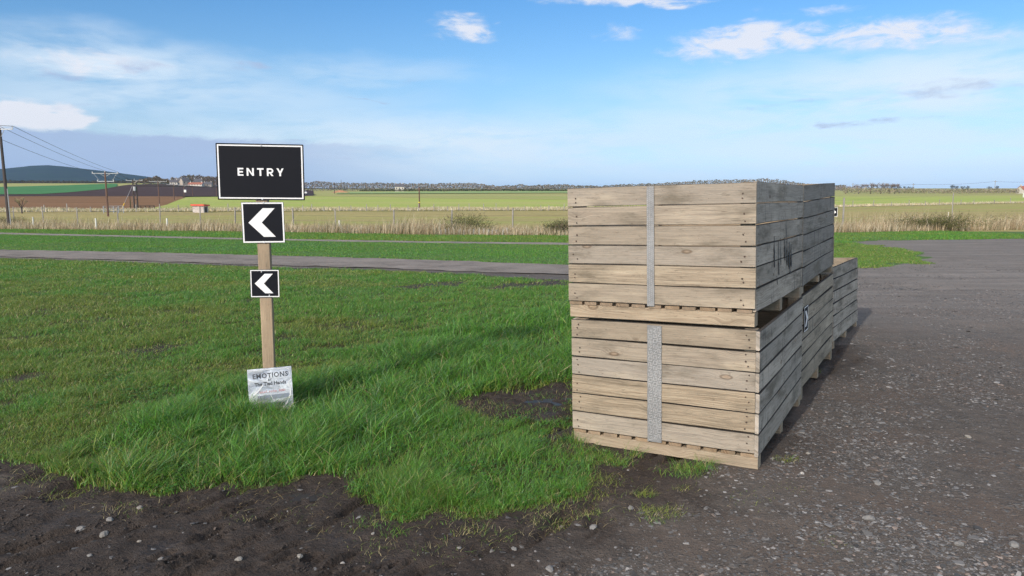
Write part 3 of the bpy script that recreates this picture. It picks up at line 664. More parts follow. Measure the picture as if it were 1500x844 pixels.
def bolt(parent, x, y, z, r=.006):
    mb = MB(); mb.tube((x, y, z), (x, y-.005, z), r, r*.8, 8); mb.tube((x, y-.005, z), (x, y-.007, z), r*.45, r*.4, 6); return mb.build('bolt', M_zinclite, parent)
M_post = mat_wood('sign_post_timber', (.52, .40, .27), (.42, .315, .205), (.27, .19, .115), .2, .4)
def arrow_board(parent, s, cz, y, rot=0, border=.010, flip=1):
    e = plate(parent, 'arrow_board', s, s, 0, 0, M_black); e.location = (0, y, cz); e.rotation_euler = (0, rot, 0)
    frame(e, 'border', s, s, border, .003, -.0032, M_white); chevron(e, s*.70, -.0032, M_white, flip, dx=s*.03)
    return e
SX, SY = -1.85, 5.50
sg = empty('sign_post', (SX, SY, float(gz(SX, SY))-.02), (radians(.4), radians(.3), radians(9))); tag(sg, 'wooden post with a black entry board above two black and white arrow boards', 'sign')
zb0 = float(gz(SX, SY))-.02
m = MB(); m.plank((-.042, -.035, 0), (0, 0, 1), (1, 0, 0), (0, 1, 0), 1.95-zb0, .085, .07, ch=.004, seg=14, jit=.001); m.build('post', M_post, sg)
e = plate(sg, 'entry_board', .612, .405, 0, 0, M_black); e.location = (.003, -.040, 1.763-zb0); e.rotation_euler = (0, radians(.3), 0)
frame(e, 'border', .612, .405, .0095, .009, -.0032, M_white); letters(e, 'lettering', 'ENTRY', .056, .0122, -.0032, 0, M_white, gap=.40)
bolt(e, .008, -.003, .190); bolt(e, .004, -.003, -.196)
e = arrow_board(sg, .300, 1.396-zb0, -.041, radians(-.4)); e.location.x = .006; bolt(e, .008, -.003, .146); bolt(e, 0, -.003, -.146)
e = arrow_board(sg, .209, .944-zb0, -.041, radians(.6), .007); bolt(e, -.022, -.003, .088, .005); bolt(e, .03, -.003, -.088, .005)
# second sign post, half hidden behind the crates
gx_, gy_, gg_ = 10.62, 24.6, float(T(10.62, 24.6))
s2 = empty('sign_post', (gx_, gy_, gg_), (0, 0, radians(-18))); tag(s2, 'small black arrow sign on a post half hidden behind the crates', 'sign')
m = MB(); m.plank((-.042, -.035, 0), (0, 0, 1), (1, 0, 0), (0, 1, 0), 1.35, .085, .07, seg=3); m.build('post', M_post, s2)
arrow_board(s2, .30, 1.20, -.041, flip=-1)
# arrow sign screwed to the side of the second crate
ca = empty('arrow_sign', PB[:3], PB[3:6]); tag(ca, 'small arrow sign seen almost edge on, fixed to the side of the crates', 'sign')
pz = plate(ca, 'arrow_board', .165, .20, 0, 0, M_black); pz.rotation_euler = (0, 0, pi/2); pz.location = (.0055, .155, .628)
frame(pz, 'border', .165, .20, .007, .003, -.0032, M_white); chevron(pz, .125, -.0032, M_white, -1)
# ------------------------------------------------------------------ plaque at the foot of the post
def mat_plaque():
    m, t, b, o = mat('polished_plaque'); oc = objco(t)
    n = noise(t, vmul(t, oc, (7, 7, 13)), 1, 4, .6, .8); n2 = noise(t, oc, 90, 3, .6)
    c = ramp(t, n, [(.3, (.28, .30, .35)), (.5, (.55, .56, .60)), (.62, (.74, .75, .77))])
    c = mixc(t, mth(t, 'MULTIPLY', smooth(t, n2, .5, .7), .35), c, (.15, .17, .2))
    t.links.new(c, b.inputs['Base Color']); b.inputs['Metallic'].default_value = .55
    t.links.new(mth(t, 'MULTIPLY_ADD', n, .3, .2), b.inputs['Roughness']); t.links.new(bump(t, n, .5, .012), b.inputs['Normal']); return m
pq = empty('plaque', (-1.812, 5.40, float(gz(-1.8, 5.4))-.01), (radians(-7), radians(-1.5), radians(11))); pq.scale = (.95, 1, 1.02); tag(pq, 'shiny silver metal plaque with engraved words leaning on the post in long grass', 'plaque')
out = [(-.168, .345), (.168, .352), (.17, .04), (.13, .0), (.05, -.02), (-.06, -.015), (-.12, .015), (-.168, .055)]
m = MB(); m.poly(out, 0, .004, AX); m.build('plate', mat_plaque(), pq)
M_eng = simple('engraved_grey', (.045, .05, .06), .6, .2, 50, 0, 0); M_red = simple('faded_red_letters', (.42, .12, .12), .6, .3, 50, 0, 0); M_band = simple('slate_band', (.22, .25, .30), .45, .25, 30, .3, 0)
def text(parent, name, s, size, x, z, m, y=-.0046, bold=.0, sp=1.0, rot=0):
    cu = bpy.data.curves.new('t', 'FONT'); cu.body = s; cu.size = size; cu.extrude = .0003; cu.offset = bold; cu.space_character = sp; cu.align_x = 'CENTER'; cu.resolution_u = 2
    o = bpy.data.objects.new('t', cu); C.objects.link(o); bpy.context.view_layer.update()
    me = bpy.data.meshes.new_from_object(o.evaluated_get(bpy.context.evaluated_depsgraph_get())); bpy.data.objects.remove(o)
    me.materials.clear(); o = link(name, me, m, parent, (x, y, z), (pi/2, rot, 0)); return o
text(pq, 'lettering', 'EMOTIONS', .050, .005, .278, M_eng, bold=.0012, sp=1.12, rot=radians(-2))
text(pq, 'lettering', 'BY', .024, 0, .254, M_eng, bold=.0006, rot=radians(-2))
text(pq, 'lettering', 'The Tied Hands', .037, .003, .222, M_eng, bold=.0012, rot=radians(-2))
text(pq, 'worn_red_line', '3 ioi:o·l  i·o·l:o  3o6:i', .026, .005, .168, M_red, bold=.0003, rot=radians(-2))
m = MB(); m.poly([(-.10, .112), (.145, .125), (.145, .155), (-.10, .145)], .004, .0047, AX); m.poly([(-.09, .055), (.15, .06), (.15, .10), (-.085, .095)], .004, .0047, AX); m.build('slate_band', M_band, pq)
text(pq, 'lettering', 'THER WTRD', .034, .01, .064, M_eng, y=-.0054, bold=.001)
m = MB()
def arcline(mb, pts, w, z=.0048, hh=.003):
    for (a, b_) in zip(pts[:-1], pts[1:]):
        a = np.array(a); b_ = np.array(b_); d = (b_-a)/np.linalg.norm(b_-a); n = np.array((-d[1], d[0]))*w/2; mb.poly([tuple(a-n), tuple(b_-n), tuple(b_+n), tuple(a+n)], z, z+hh, AX)
arcline(m, [(-.15, .14), (-.11, .165), (-.075, .20), (-.055, .225)], .010); arcline(m, [(.165, .255), (.14, .235), (.155, .19), (.15, .14), (.12, .08), (.07, .03), (.045, .01)], .010)
arcline(m, [(-.15, .325), (-.13, .335), (0, .338), (.13, .340), (.15, .33), (.155, .29)], .004)
arcline(m, [(-.01, .05), (.0, .02), (.02, -.01)], .006); arcline(m, [(-.02, .05), (-.035, -.01)], .005); arcline(m, [(-.085, .15), (-.075, .05)], .003); arcline(m, [(.0, .15), (.02, .11)], .003)
m.build('raised_pattern', M_zinclite, pq)
# ------------------------------------------------------------------ grass
def mat_blade(name, rough=.42, trans=.38):
    m = bpy.data.materials.new(name); m.use_nodes = True; t = m.node_tree; t.nodes.clear()
    o = N(t, 'ShaderNodeOutputMaterial'); b = N(t, 'ShaderNodeBsdfPrincipled'); tr = N(t, 'ShaderNodeBsdfTranslucent'); mx = N(t, 'ShaderNodeMixShader'); mx.inputs[0].default_value = trans
    a = N(t, 'ShaderNodeAttribute', attribute_name='col').outputs['Vector']
    t.links.new(a, b.inputs['Base Color']); t.links.new(a, tr.inputs[0]); b.inputs['Roughness'].default_value = rough; b.inputs['Specular IOR Level'].default_value = .5
    t.links.new(b.outputs[0], mx.inputs[1]); t.links.new(tr.outputs[0], mx.inputs[2]); t.links.new(mx.outputs[0], o.inputs[0]); return m
M_blade = mat_blade('grass_blade'); M_straw = mat_blade('dead_stem', .8, .25)
def blades(name, x, y, z, h, w, col, lean, m, label=None, cat=None, bias=(.25, .1), nseg=2, kind='stuff', group=None, parent=None):
    n = len(x); th = rng.uniform(0, 2*pi, n); ld = rng.uniform(0, 2*pi, n)
    lx = np.cos(ld)*lean+bias[0]*lean; ly = np.sin(ld)*lean+bias[1]*lean
    dx, dy = np.cos(th), np.sin(th); V = []; 
    for k in range(nseg+1):
        s = k/nseg; ww = w*(1-s**1.6)*.5 if k < nseg else w*0
        bend = s**1.8; cx = x+lx*h*bend; cy = y+ly*h*bend; cz = z+h*s*(1-.25*lean*s)
        if k < nseg:
            V.append(np.stack([cx-dx*ww, cy-dy*ww, cz], 1)); V.append(np.stack([cx+dx*ww, cy+dy*ww, cz], 1))
        else: V.append(np.stack([cx, cy, cz], 1))
    k = len(V); V = np.stack(V, 1).reshape(-1, 3); b = np.arange(n)*k
    quads = np.concatenate([np.stack([b+2*i, b+2*i+1, b+2*i+3, b+2*i+2], 1) for i in range(nseg-1)]) if nseg > 1 else None
    tris = np.stack([b+k-3, b+k-2, b+k-1], 1)
    me = np_mesh(name, V, quads, tris, attrs={'col': np.repeat(col, k, 0)})
    return tag(link(name, me, m, parent), label, cat, group, kind)
def palette(n, cols, wts):
    wts = np.array(wts, float); wts /= wts.sum(-1, keepdims=True)
    c = np.cumsum(wts, -1); r = rng.random((n, 1)); i = (r > c).sum(1).clip(0, len(cols)-1)
    return np.array(cols)[i]*rng.uniform(.72, 1.3, (n, 1))
LUSH, BLUE, YEL, OLV, STRAW = (.110, .290, .034), (.105, .25, .080), (.23, .285, .050), (.14, .225, .052), (.42, .36, .19)
def scatter(N_, ymin, ymax, umin, umax, p):
    """more points near the camera: density falls with distance"""
    q = 2-p; r = rng.random(N_); y = (ymin**q+r*(ymax**q-ymin**q))**(1/q); return rng.uniform(umin, umax, N_)*y, y
# short lawn
x, y = scatter(900000, 3.4, 22, -.98, .34, 1.75)
k = lawnmask(x, y); keep = (rng.random(len(x)) < k*(.30+.62*sstep(.25, .5, fbm(x*2.3, y*2.3, 44)))) & ((y < 21.5)); x, y = x[keep], y[keep]
tall = np.maximum(sstep(-.25, .25, pin(TALL, x, y)+(fbm(x*2, y*2, 45)-.5)*.5), .45*sstep(-.2, .3, pin(TALL2, x, y)+(fbm(x*2, y*2, 46)-.5)*.5))
edge_d = lawnmask(x, y)
clump = sstep(.42, .66, fbm(x*3.1, y*3.1, 47)); clump2 = fbm(x*.8, y*.8+x*.3, 48)
h = (.030+.035*clump+.02*rng.random(len(x)))*(1-tall)+tall*(.06+.12*clump+.07*rng.random(len(x))); h *= np.where(edge_d < .8, .62, 1)*(1+.0*y)
yl = sstep(.46, .70, fbm(x*.55+y*.15, y*.9, 49, 5))*(1-tall)
yl = np.maximum(yl, (edge_d < .85)*.8); yl = np.maximum(yl*(.4+.6*sstep(4, 6.5, y+x*0)), sstep(.95, .4, (fbm(x*1.1, y*1.1, 52)))*0)
yl = np.maximum(yl, .75*sstep(-1.6, -3.0, x+(y-5)*.35)*sstep(.35, .6, fbm(x*1.2, y*1.2, 53)))
wts = np.stack([.45*(1-yl)+.06*yl+.3*tall, (.35*(1-yl)*clump2+.10*tall), .07+.42*yl, .20+.42*yl*1, .025+.06*yl], 1)
col = palette(len(x), [LUSH, BLUE, YEL, OLV, STRAW], wts)
wd = np.clip(.0034+(y-4)*.00055, .0032, .013)*rng.uniform(.6, 1.4, len(x))*(1+.5*tall)
kt = (tall < .4) | (rng.random(len(x)) < .5); x, y, h, wd, col, tall = x[kt], y[kt], h[kt], wd[kt], col[kt], tall[kt]
isT = tall > .4
for sel, nm, lab in ((~isT, 'lawn_grass', 'short patchy green and yellowish lawn grass'), (isT, 'tall_grass', 'long lush green grass growing round the sign post')):
    blades(nm, x[sel], y[sel], gz(x[sel], y[sel])-.004, h[sel], wd[sel], col[sel], rng.uniform(.3, 1.25, sel.sum()), M_blade, lab, 'grass', nseg=3 if nm == 'tall_grass' else 2)
# long arching blades that stand out of the clumps
x, y = scatter(60000, 3.6, 8, -.7, .2, 1.2); tl = sstep(-.1, .35, pin(TALL, x, y)+(fbm(x*2, y*2, 45)-.5)*.5); kk = rng.random(len(x)) < tl*lawnmask(x, y)*sstep(.40, .62, fbm(x*3.1, y*3.1, 47))*.5+tl*.10; kk &= lawnmask(x, y) > .97; kk &= pin(LAWN, x, y) > .10; x, y = x[kk], y[kk]; n = len(x)
blades('tall_grass', x, y, gz(x, y)-.004, rng.uniform(.10, .23, n), rng.uniform(.0045, .008, n), palette(n, [(.11, .29, .04), (.13, .27, .11), (.22, .30, .06), (.35, .30, .15)], np.tile([.5, .25, .2, .05], (n, 1))), rng.uniform(.3, 1.5, n), M_blade, 'long arching grass blades standing out of the lush clumps', 'grass', nseg=4)
# grass beyond the track: strip between track and path, and the verge behind the path
def band(name, label, n, curveA, curveB, xr, hh, cols, wts, wdt, extra=None):
    A = np.array(curveA); B = np.array(curveB); x = rng.uniform(*xr, n); oa, ob = np.argsort(A[:, 0]), np.argsort(B[:, 0])
    ya = np.interp(x, A[oa, 0], A[oa, 1]); yb = np.interp(x, B[ob, 0], B[ob, 1]); y = ya+(yb-ya)*rng.random(n)
    if extra is not None: kk = extra(x, y); x, y = x[kk], y[kk]
    c = palette(len(x), cols, np.tile(wts, (len(x), 1))*(.5+np.stack([fbm(x*.25, y*.5, 54+i, 3) for i in range(len(cols))], 1))**4)
    hv = hh*(.5+.9*fbm(x*1.2, y*1.2, 58))*rng.uniform(.6, 1.3, len(x))
    return blades(name, x, y, T(x, y)-.01, hv, wdt*rng.uniform(.7, 1.3, len(x)), c, rng.uniform(.3, 1.0, len(x)), M_blade, label, 'grass')
RB = wp([(-300, 336), (0, 337), (100, 337), (400, 341), (632, 345), (832, 346), (1100, 344), (1240, 341.5), (1500, 336.5), (1700, 333)])   # front foot of the reeds
notrack = lambda x, y: (pin(TRACK, x, y) < -.05)
band('grass_strip', 'band of mown grass between the track and the footpath', 150000, TRFw, FPN, (-26, 9), .055, [LUSH, BLUE, YEL, OLV], [.5, .3, .1, .2], .016, lambda x, y: notrack(x, y) & (pin(YARDB, x, y)+(fbm(x, y, 8)-.5) < 0))
band('verge_grass', 'strip of bright grass at the foot of the dead reeds', 160000, FPF, RB, (-34, 26), .09, [LUSH, BLUE, YEL, OLV], [.6, .12, .25, .2], .024, lambda x, y: (pin(YARDB, x, y)+(fbm(x, y, 8)-.5)*.8 < -.1) & (pin(FPN+FPF[::-1], x, y) < 0))
xx, yy = scatter(60000, 13, 28, .40, .60, 1.0); kk = (pin(YARDB, xx, yy)+(fbm(xx*1.3, yy*1.3, 8)-.5)*1.6 < -.1); xx, yy = xx[kk], yy[kk]
blades('grass_patch', xx, yy, T(xx, yy)-.01, rng.uniform(.03, .08, len(xx)), np.full(len(xx), .014), palette(len(xx), [LUSH, YEL, OLV, STRAW], np.tile([.3, .4, .4, .06], (len(xx), 1))), rng.uniform(.3, 1, len(xx)), M_blade, 'low yellow green grass tongue behind the last crate', 'grass')
# thin tufts on the mud and at the foot of the crate
tx, ty, th_, tc_, tw_ = [], [], [], [], []
for (px, py, r_, n_, hh, mode) in [(1005, 690, .13, 260, .085, 0), (1030, 684, .08, 120, .09, 0), (965, 749, .11, 330, .035, 1), (943, 722, .06, 140, .045, 1), (1153, 674, .07, 130, .03, 1), (865, 722, .10, 160, .04, 1), (958, 762, .05, 30, .04, 0), (880, 668, .12, 260, .06, 0), (912, 676, .07, 110, .08, 0),
        (930, 664, .05, 60, .10, 0), (1000, 716, .07, 50, .035, 1), (545, 760, .10, 90, .05, 0), (580, 772, .06, 60, .05, 0), (545, 792, .12, 60, .035, 2), (640, 800, .12, 50, .035, 2), (690, 770, .10, 90, .045, 2), (735, 782, .10, 60, .035, 2), (830, 745, .12, 220, .045, 2), (800, 760, .12, 120, .04, 2), (880, 700, .12, 200, .045, 1), (860, 745, .08, 80, .04, 1),
        (180, 742, .12, 50, .05, 2), (100, 712, .15, 110, .05, 1), (60, 690, .15, 110, .05, 1), (420, 745, .10, 30, .035, 2), (350, 750, .10, 30, .03, 2), (1100, 735, .15, 60, .02, 1), (1230, 800, .15, 60, .015, 1), (1160, 715, .12, 50, .015, 1), (1195, 548, .05, 40, .04, 0), (715, 590, .20, 160, .05, 2), (760, 600, .25, 260, .06, 0), (800, 575, .15, 90, .05, 0), (730, 618, .2, 180, .07, 0), (845, 640, .08, 200, .12, 0), (852, 655, .1, 260, .08, 0)]:
    gx, gy, _ = G(px, py); a = rng.uniform(0, 2*pi, n_); r = r_*np.sqrt(rng.random(n_))*rng.uniform(.4, 1.25, n_)
    tx.append(gx+np.cos(a)*r*1.3); ty.append(gy+np.sin(a)*r); th_.append(hh*rng.uniform(.35, 1.2, n_)); tw_.append(np.full(n_, .0026))
    W_ = {0: [.45, .1, .25, .15, .1], 1: [.05, 0, .6, .25, .15], 2: [.1, 0, .2, .25, .5]}[mode]; tc_.append(palette(n_, [LUSH, BLUE, YEL, OLV, STRAW], np.tile(W_, (n_, 1))))
tx, ty = np.concatenate(tx), np.concatenate(ty)
blades('grass_tufts', tx, ty, gz(tx, ty)-.003, np.concatenate(th_), np.concatenate(tw_), np.concatenate(tc_), rng.uniform(.5, 1.6, len(tx)), M_blade, 'sparse yellowing tufts on the mud round the nearest crate', 'grass', nseg=3)
# dead flat-lying straw bits on mud edges
x, y = scatter(16000, 3.0, 7, -.95, .25, 1.2); k = lawnmask(x, y); d = pin(LAWN, x, y); kk = ((d > -.35) & (d < .12) & (k < .8)) | ((k < .4) & (d > 0)); kk &= rng.random(len(x)) < .8; x, y = x[kk], y[kk]
blades('dead_straw', x, y, gz(x, y)+.001, rng.uniform(.01, .04, len(x)), np.full(len(x), .0022), palette(len(x), [STRAW, (.20, .15, .07), OLV, (.10, .07, .04)], np.tile([.25, .4, .2, .4], (len(x), 1))), rng.uniform(1.5, 4, len(x)), M_straw, 'bits of dead grass lying on the mud at the lawn edge', 'grass')
# broad leaved clover in the grass by the crate and the lush clump
x, y = scatter(26000, 3.5, 6.5, -.6, .16, 1.3); k = lawnmask(x, y)*sstep(.5, .62, fbm(x*4, y*4, 62)); kk = rng.random(len(x)) < k*.6; x, y = x[kk], y[kk]; n = len(x)
r_ = rng.uniform(.006, .012, n); zz = gz(x, y)+rng.uniform(.015, .05, n); th = rng.uniform(0, 2*pi, n); V = []
for j in range(5): V.append(np.stack([x+np.cos(th+j*2*pi/5)*r_, y+np.sin(th+j*2*pi/5)*r_, zz+rng.uniform(-.004, .004, n)], 1))
V = np.stack(V, 1).reshape(-1, 3); b = np.arange(n)*5
tr_ = np.concatenate([np.stack([b, b+1, b+2], 1), np.stack([b, b+2, b+3], 1), np.stack([b, b+3, b+4], 1)])
tag(link('clover', np_mesh('clover', V, None, tr_, {'col': np.repeat(palette(n, [(.05, .17, .02), (.08, .20, .03)], np.tile([.5, .5], (n, 1))), 5, 0)}), M_blade), 'small round clover leaves among the grass', 'clover', kind='stuff')
# ------------------------------------------------------------------ reeds behind the verge
RBA = np.array(RB); 
def rb(x): return np.interp(x, RBA[:, 0], RBA[:, 1])
n = 78000; x = rng.uniform(-45, 45, n); y = rb(x)+rng.random(n)**1.4*13; dens = sstep(.28, .55, fbm(x*.5, y*.5, 80)); kk = rng.random(n) < (.45+.55*dens)*np.where(y-rb(x) > 4, .8, 1); x, y = x[kk], y[kk]
gap = 1-.55*sstep(.3, .6, fbm(x*.18, y*.1, 83)); hv = (.50+.66*rng.random(len(x))**2)*gap*(1+.35*sstep(10, 16, x)); hv *= np.where(rng.random(len(x)) < .1, 1.35, 1)
blades('dead_reeds', x, y, T(x, y)-.02, hv, np.clip(rng.normal(.020, .006, len(x)), .008, .04), palette(len(x), [(.50, .41, .27), (.38, .29, .18), (.24, .18, .10), (.62, .54, .40), (.12, .12, .04)], np.tile([.35, .3, .2, .2, .12], (len(x), 1))), rng.uniform(.05, .45, len(x)), M_straw, 'band of dead beige reeds and stalks along the fence', 'reeds', bias=(.5, 0))
n = 45000; x = rng.uniform(-48, 48, n); y = rb(x)+rng.random(n)*12; hv = rng.uniform(.08, .22, n)
blades('rank_grass', x, y, T(x, y)-.02, hv, np.full(n, .03), palette(n, [(.30, .24, .13), (.15, .16, .05), (.08, .13, .03), (.20, .14, .08)], np.tile([.3, .3, .2, .3], (n, 1))), rng.uniform(.3, 1.2, n), M_straw, 'rough low growth under the dead reeds', 'grass')
# pale dead grass on the far field edge
n = 40000; u = rng.uniform(-.9, .9, n); yn, yf = sN(u), sF(u); y = yn+(yf-yn)*rng.random(n); x = u*y
blades('dead_grass_tufts', x, y, T(x, y), rng.uniform(.2, .75, n)*(.5+fbm(x*.08, y*.05, 81)), np.full(n, .12), palette(n, [(.55, .48, .32), (.42, .36, .20), (.30, .30, .12), (.66, .60, .46)], np.tile([.4, .3, .15, .3], (n, 1))), rng.uniform(.1, .6, n), M_straw, 'pale line of dead grass along the edge of the far field', 'grass')
# ------------------------------------------------------------------ loose stone
M_chip = None
def mat_chip():
    m, t, b, o = mat('slate_chip'); a = N(t, 'ShaderNodeAttribute', attribute_name='col').outputs['Vector']; n = noise(t, objco(t), 150, 3, .6)
    vm = N(t, 'ShaderNodeVectorMath', operation='SCALE'); t.links.new(a, vm.inputs[0]); t.links.new(mth(t, 'MULTIPLY_ADD', n, .8, .6), vm.inputs['Scale']); t.links.new(vm.outputs[0], b.inputs['Base Color']); b.inputs['Roughness'].default_value = .75; return m
M_chip = mat_chip()
def chips(name, x, y, size, label, cat, flat=.24):
    n = len(x); base = np.array([(-1, -1, 0), (1, -1, 0), (1, 1, 0), (-1, 1, 0), (-.75, -.75, 1), (.75, -.75, 1), (.75, .75, 1), (-.75, .75, 1)], float)
    V = np.repeat(base[None], n, 0)+rng.uniform(-.45, .45, (n, 8, 3))*np.array([1, 1, .5]); sc = np.stack([size*rng.uniform(.7, 1.5, n), size*rng.uniform(.45, 1, n), size*flat*rng.uniform(.5, 1.5, n)], 1)
    V *= sc[:, None]; th = rng.uniform(0, 2*pi, n); c, s = np.cos(th), np.sin(th); t1 = rng.normal(0, .16, n)
    V[..., 2] += V[..., 0]*t1[:, None]
    X_ = V[..., 0]*c[:, None]-V[..., 1]*s[:, None]+x[:, None]; Y_ = V[..., 0]*s[:, None]+V[..., 1]*c[:, None]+y[:, None]; Z_ = V[..., 2]+gz(x, y)[:, None]-size[:, None]*.06
    b = (np.arange(n)*8)[:, None]; f = np.concatenate([b+np.array(q) for q in ((4, 5, 6, 7), (0, 1, 5, 4), (1, 2, 6, 5), (2, 3, 7, 6), (3, 0, 4, 7))])
    g = rng.random(n); col = np.stack([.09+.20*g**2]*3, 1)*np.array([1, .985, .965])*np.where(rng.random((n, 1)) < .3, .5, 1)
    col = np.where(rng.random((n, 1)) < .12, col*np.array([1.1, .9, .78]), col)
    return tag(link(name, np_mesh(name, np.stack([X_, Y_, Z_], -1).reshape(-1, 3), f, None, {'col': np.repeat(col, 8, 0)}), M_chip), label, cat, kind='stuff')
x, y = scatter(300000, 2.6, 18, -.95, .95, 1.55); lm_ = lawnmask(x, y); mu = mudmask(x, y)
pt = sstep(.38, .60, fbm(x*1.3+y*.5, y*1.8-x*.6, 66, 5))
kk = (lm_ < .05) & (rng.random(len(x)) < np.where(mu > .5, (.02), .10+.90*pt)) & ~((pin(LAWN, x, y) > 0)); kk &= ~((pin([(0.4, 4.75), (1.45, 4.15), (4, 8.4), (3, 9.1)], x, y) > -.01)); x, y = x[kk], y[kk]
sz = (.0028+.0085*rng.random(len(x))**3.2)*(1+.03*y); sz = np.where(rng.random(len(x)) < .012, sz*2.2, sz)
chips('gravel', x, y, sz, 'loose flat grey stone chips over the yard', 'gravel')
x, y = scatter(90000, 2.6, 8, -.95, .6, 1.3); mu = mudmask(x, y); kk = (mu > .4) & (lawnmask(x, y) < .1) & (rng.random(len(x)) < .15+.85*sstep(.45, .65, fbm(x*3, y*3, 68))); x, y = x[kk], y[kk]
o = chips('mud_clods', x, y, .0025+.006*rng.random(len(x))**3, 'crumbs of dark mud', 'mud', flat=.6); o.data.materials.clear(); o.data.materials.append(simple('mud_crumb', (.040, .032, .027), .95, .4, 90, 0, .3))
def stone(px, py, wpx, tone):
    gx, gy, g0 = G(px, py); s = wpx/F*gy*.5; random.seed(px*7+py); V = []
    mb = MB(); rings = 6; seg = 9
    for i in range(rings):
        ph = pi*(i+.5)/rings
        for j in range(seg):
            th = 2*pi*j/seg; r = s*(.8+.35*random.random()); V.append((cos(th)*sin(ph)*r, sin(th)*sin(ph)*r*.75, -cos(ph)*r*.5))
    f = [(i*seg+j, i*seg+(j+1) % seg, (i+1)*seg+(j+1) % seg, (i+1)*seg+j) for i in range(rings-1) for j in range(seg)]+[tuple(range(seg-1, -1, -1)), tuple((rings-1)*seg+j for j in range(seg))]
    mb.add(V, f); o = mb.build('stone', STM[tone]); o.location = (gx, gy, float(gz(gx, gy))+s*.18); o.rotation_euler = (0, random.uniform(-.2, .2), random.uniform(0, 3)); return o
STM = [simple('grey_stone', (.19, .188, .182), .85, .35, 60, 0, .4), simple('buff_stone', (.23, .22, .20), .85, .3, 60, 0, .4), simple('white_stone', (.40, .39, .37), .8, .15, 60, 0, .3)]
for (px, py, w, tn, lab) in [(151, 770, 14, 1, 'buff stone on the mud low at the left'), (117, 763, 14, 0, 'grey stone left of the buff pair on the mud'), (204, 737, 10, 1, 'small buff stone on bare mud under the long grass'), (160, 753, 12, 0, 'flat stone above the buff pair in the mud'), (203, 781, 7, 1, 'little stone right of the buff pair'), (131, 808, 8, 0, 'small stone at the lower left edge of the mud'),
        (235, 809, 8, 0, 'thin flat stone on the dark mud'), (349, 811, 11, 1, 'pale stone lying beside a tyre scuff'), (439, 808, 11, 1, 'rounded pale stone pressed in the tyre tread marks'), (501, 811, 9, 2, 'rounded white stone on the mud under the grass tip'), (546, 774, 6, 1, 'tiny pale stone below the grass edge'), (673, 797, 7, 0, 'small grey stone on the mud mid front'),
        (721, 796, 9, 0, 'flat grey stone left of its darker twin on the mud'), (753, 796, 10, 0, 'flat grey stone at the edge of the mud mid front'), (823, 755, 8, 0, 'small grey stone under the thin grass'), (869, 769, 12, 0, 'grey flat stone right of the thin grass'), (924, 739, 11, 0, 'pointed dark grey stone left of the yellow tuft'), (805, 832, 14, 0, 'broad flat stone at the very bottom of the view'), (1175, 695, 7, 2, 'small bright white stone right of the front crate'), (1184, 665, 7, 1, 'round pebble beside the front crate'),
        (1285, 709, 12, 0, 'broad flat chip on the gravel'), (1272, 762, 16, 0, 'large flat chip among the gravel'), (1405, 800, 15, 0, 'dark slab of stone at the lower right'), (1485, 800, 18, 0, 'pale slab by the right edge'), (1418, 640, 9, 1, 'pale chip on open gravel at the right'), (565, 775, 0, 0, '')]:
    if w: tag(stone(px, py, w*1.15, tn), lab, 'stone', 'loose stones on the yard')
# puddles
M_pud, t, b, o = mat('puddle_water'); b.inputs['Base Color'].default_value = (.030, .023, .017, 1); b.inputs['Roughness'].default_value = .3; b.inputs['Specular IOR Level'].default_value = .3; b.inputs['IOR'].default_value = 1.33
t.links.new(bump(t, noise(t, objco(t), 40, 2), .03, .01), b.inputs['Normal'])
def puddle(cx, cy, rx, ry, ang, seed):
    n = 40; pts = []
    for k in range(n):
        a = 2*pi*k/n; r = .55+.8*float(fbm(cos(a)*1.4+seed, sin(a)*1.4+seed, seed)); X_ = cos(a)*rx*r; Y_ = sin(a)*ry*r; pts.append((cx+X_*cos(ang)-Y_*sin(ang), cy+X_*sin(ang)+Y_*cos(ang)))
    qx = cx+np.linspace(-rx, rx, 15)[None]*np.ones((15, 1)); qy = cy+np.linspace(-ry, ry, 15)[:, None]*np.ones((1, 15)); z = float(np.percentile(gz(qx.ravel(), qy.ravel()), 42))
    me = bpy.data.meshes.new('puddle'); me.from_pydata([(p[0], p[1], z) for p in pts], [], [tuple(range(n))]); tag(link('puddle', me, M_pud), kind='structure')
for (px, py, rx, ry, an, sd) in ((452, 718, .17, .07, .1, 3), (815, 582, .26, .10, .25, 5)):
    g = G(px, py); puddle(g[0], g[1], rx, ry, an, sd)
# ------------------------------------------------------------------ fence, stakes and guards by the reeds
M_fpost = simple('weathered_fence_wood', (.27, .255, .235), .85, .4, 14, 0, .3); M_creo = simple('creosoted_pole', (.055, .045, .042), .8, .5, 6, 0, .3); M_creo2 = simple('brown_pole_wood', (.13, .075, .055), .85, .4, 4, 0, .3)
M_guard = simple('plastic_tree_guard', (.62, .62, .56), .6, .15, 30, 0, 0); M_wire = simple('wire', (.12, .12, .125), .6, .1, 10, .4, 0); M_cable = simple('pole_cable', (.05, .05, .055), .7, .1, 10, 0, 0)
M_insul = simple('glass_insulator', (.55, .55, .55), .4, .1, 20, 0, 0); M_steel = simple('galvanised_steel', (.42, .43, .44), .5, .2, 20, .4, 0)
TH = 1.0
def gy_(px, py): g = G(px, py); return g
fence = empty('wire_fence', (0, 0, 0)); 
fp = [(-60, 333), (21, 328), (64, 328), (114, 328), (173, 329), (235, 330), (294, 331), (345, 332), (430, 333), (492, 334), (577, 334), (662, 334), (751, 334), (841, 334), (1000, 333), (1234, 336), (1394, 325), (1560, 322)]
tops = [304, 303, 303, 304, 304, 303, 303, 304, 305, 306, 308, 308, 305, 305, 300, 290, 283, 280]
first = None; P3 = []
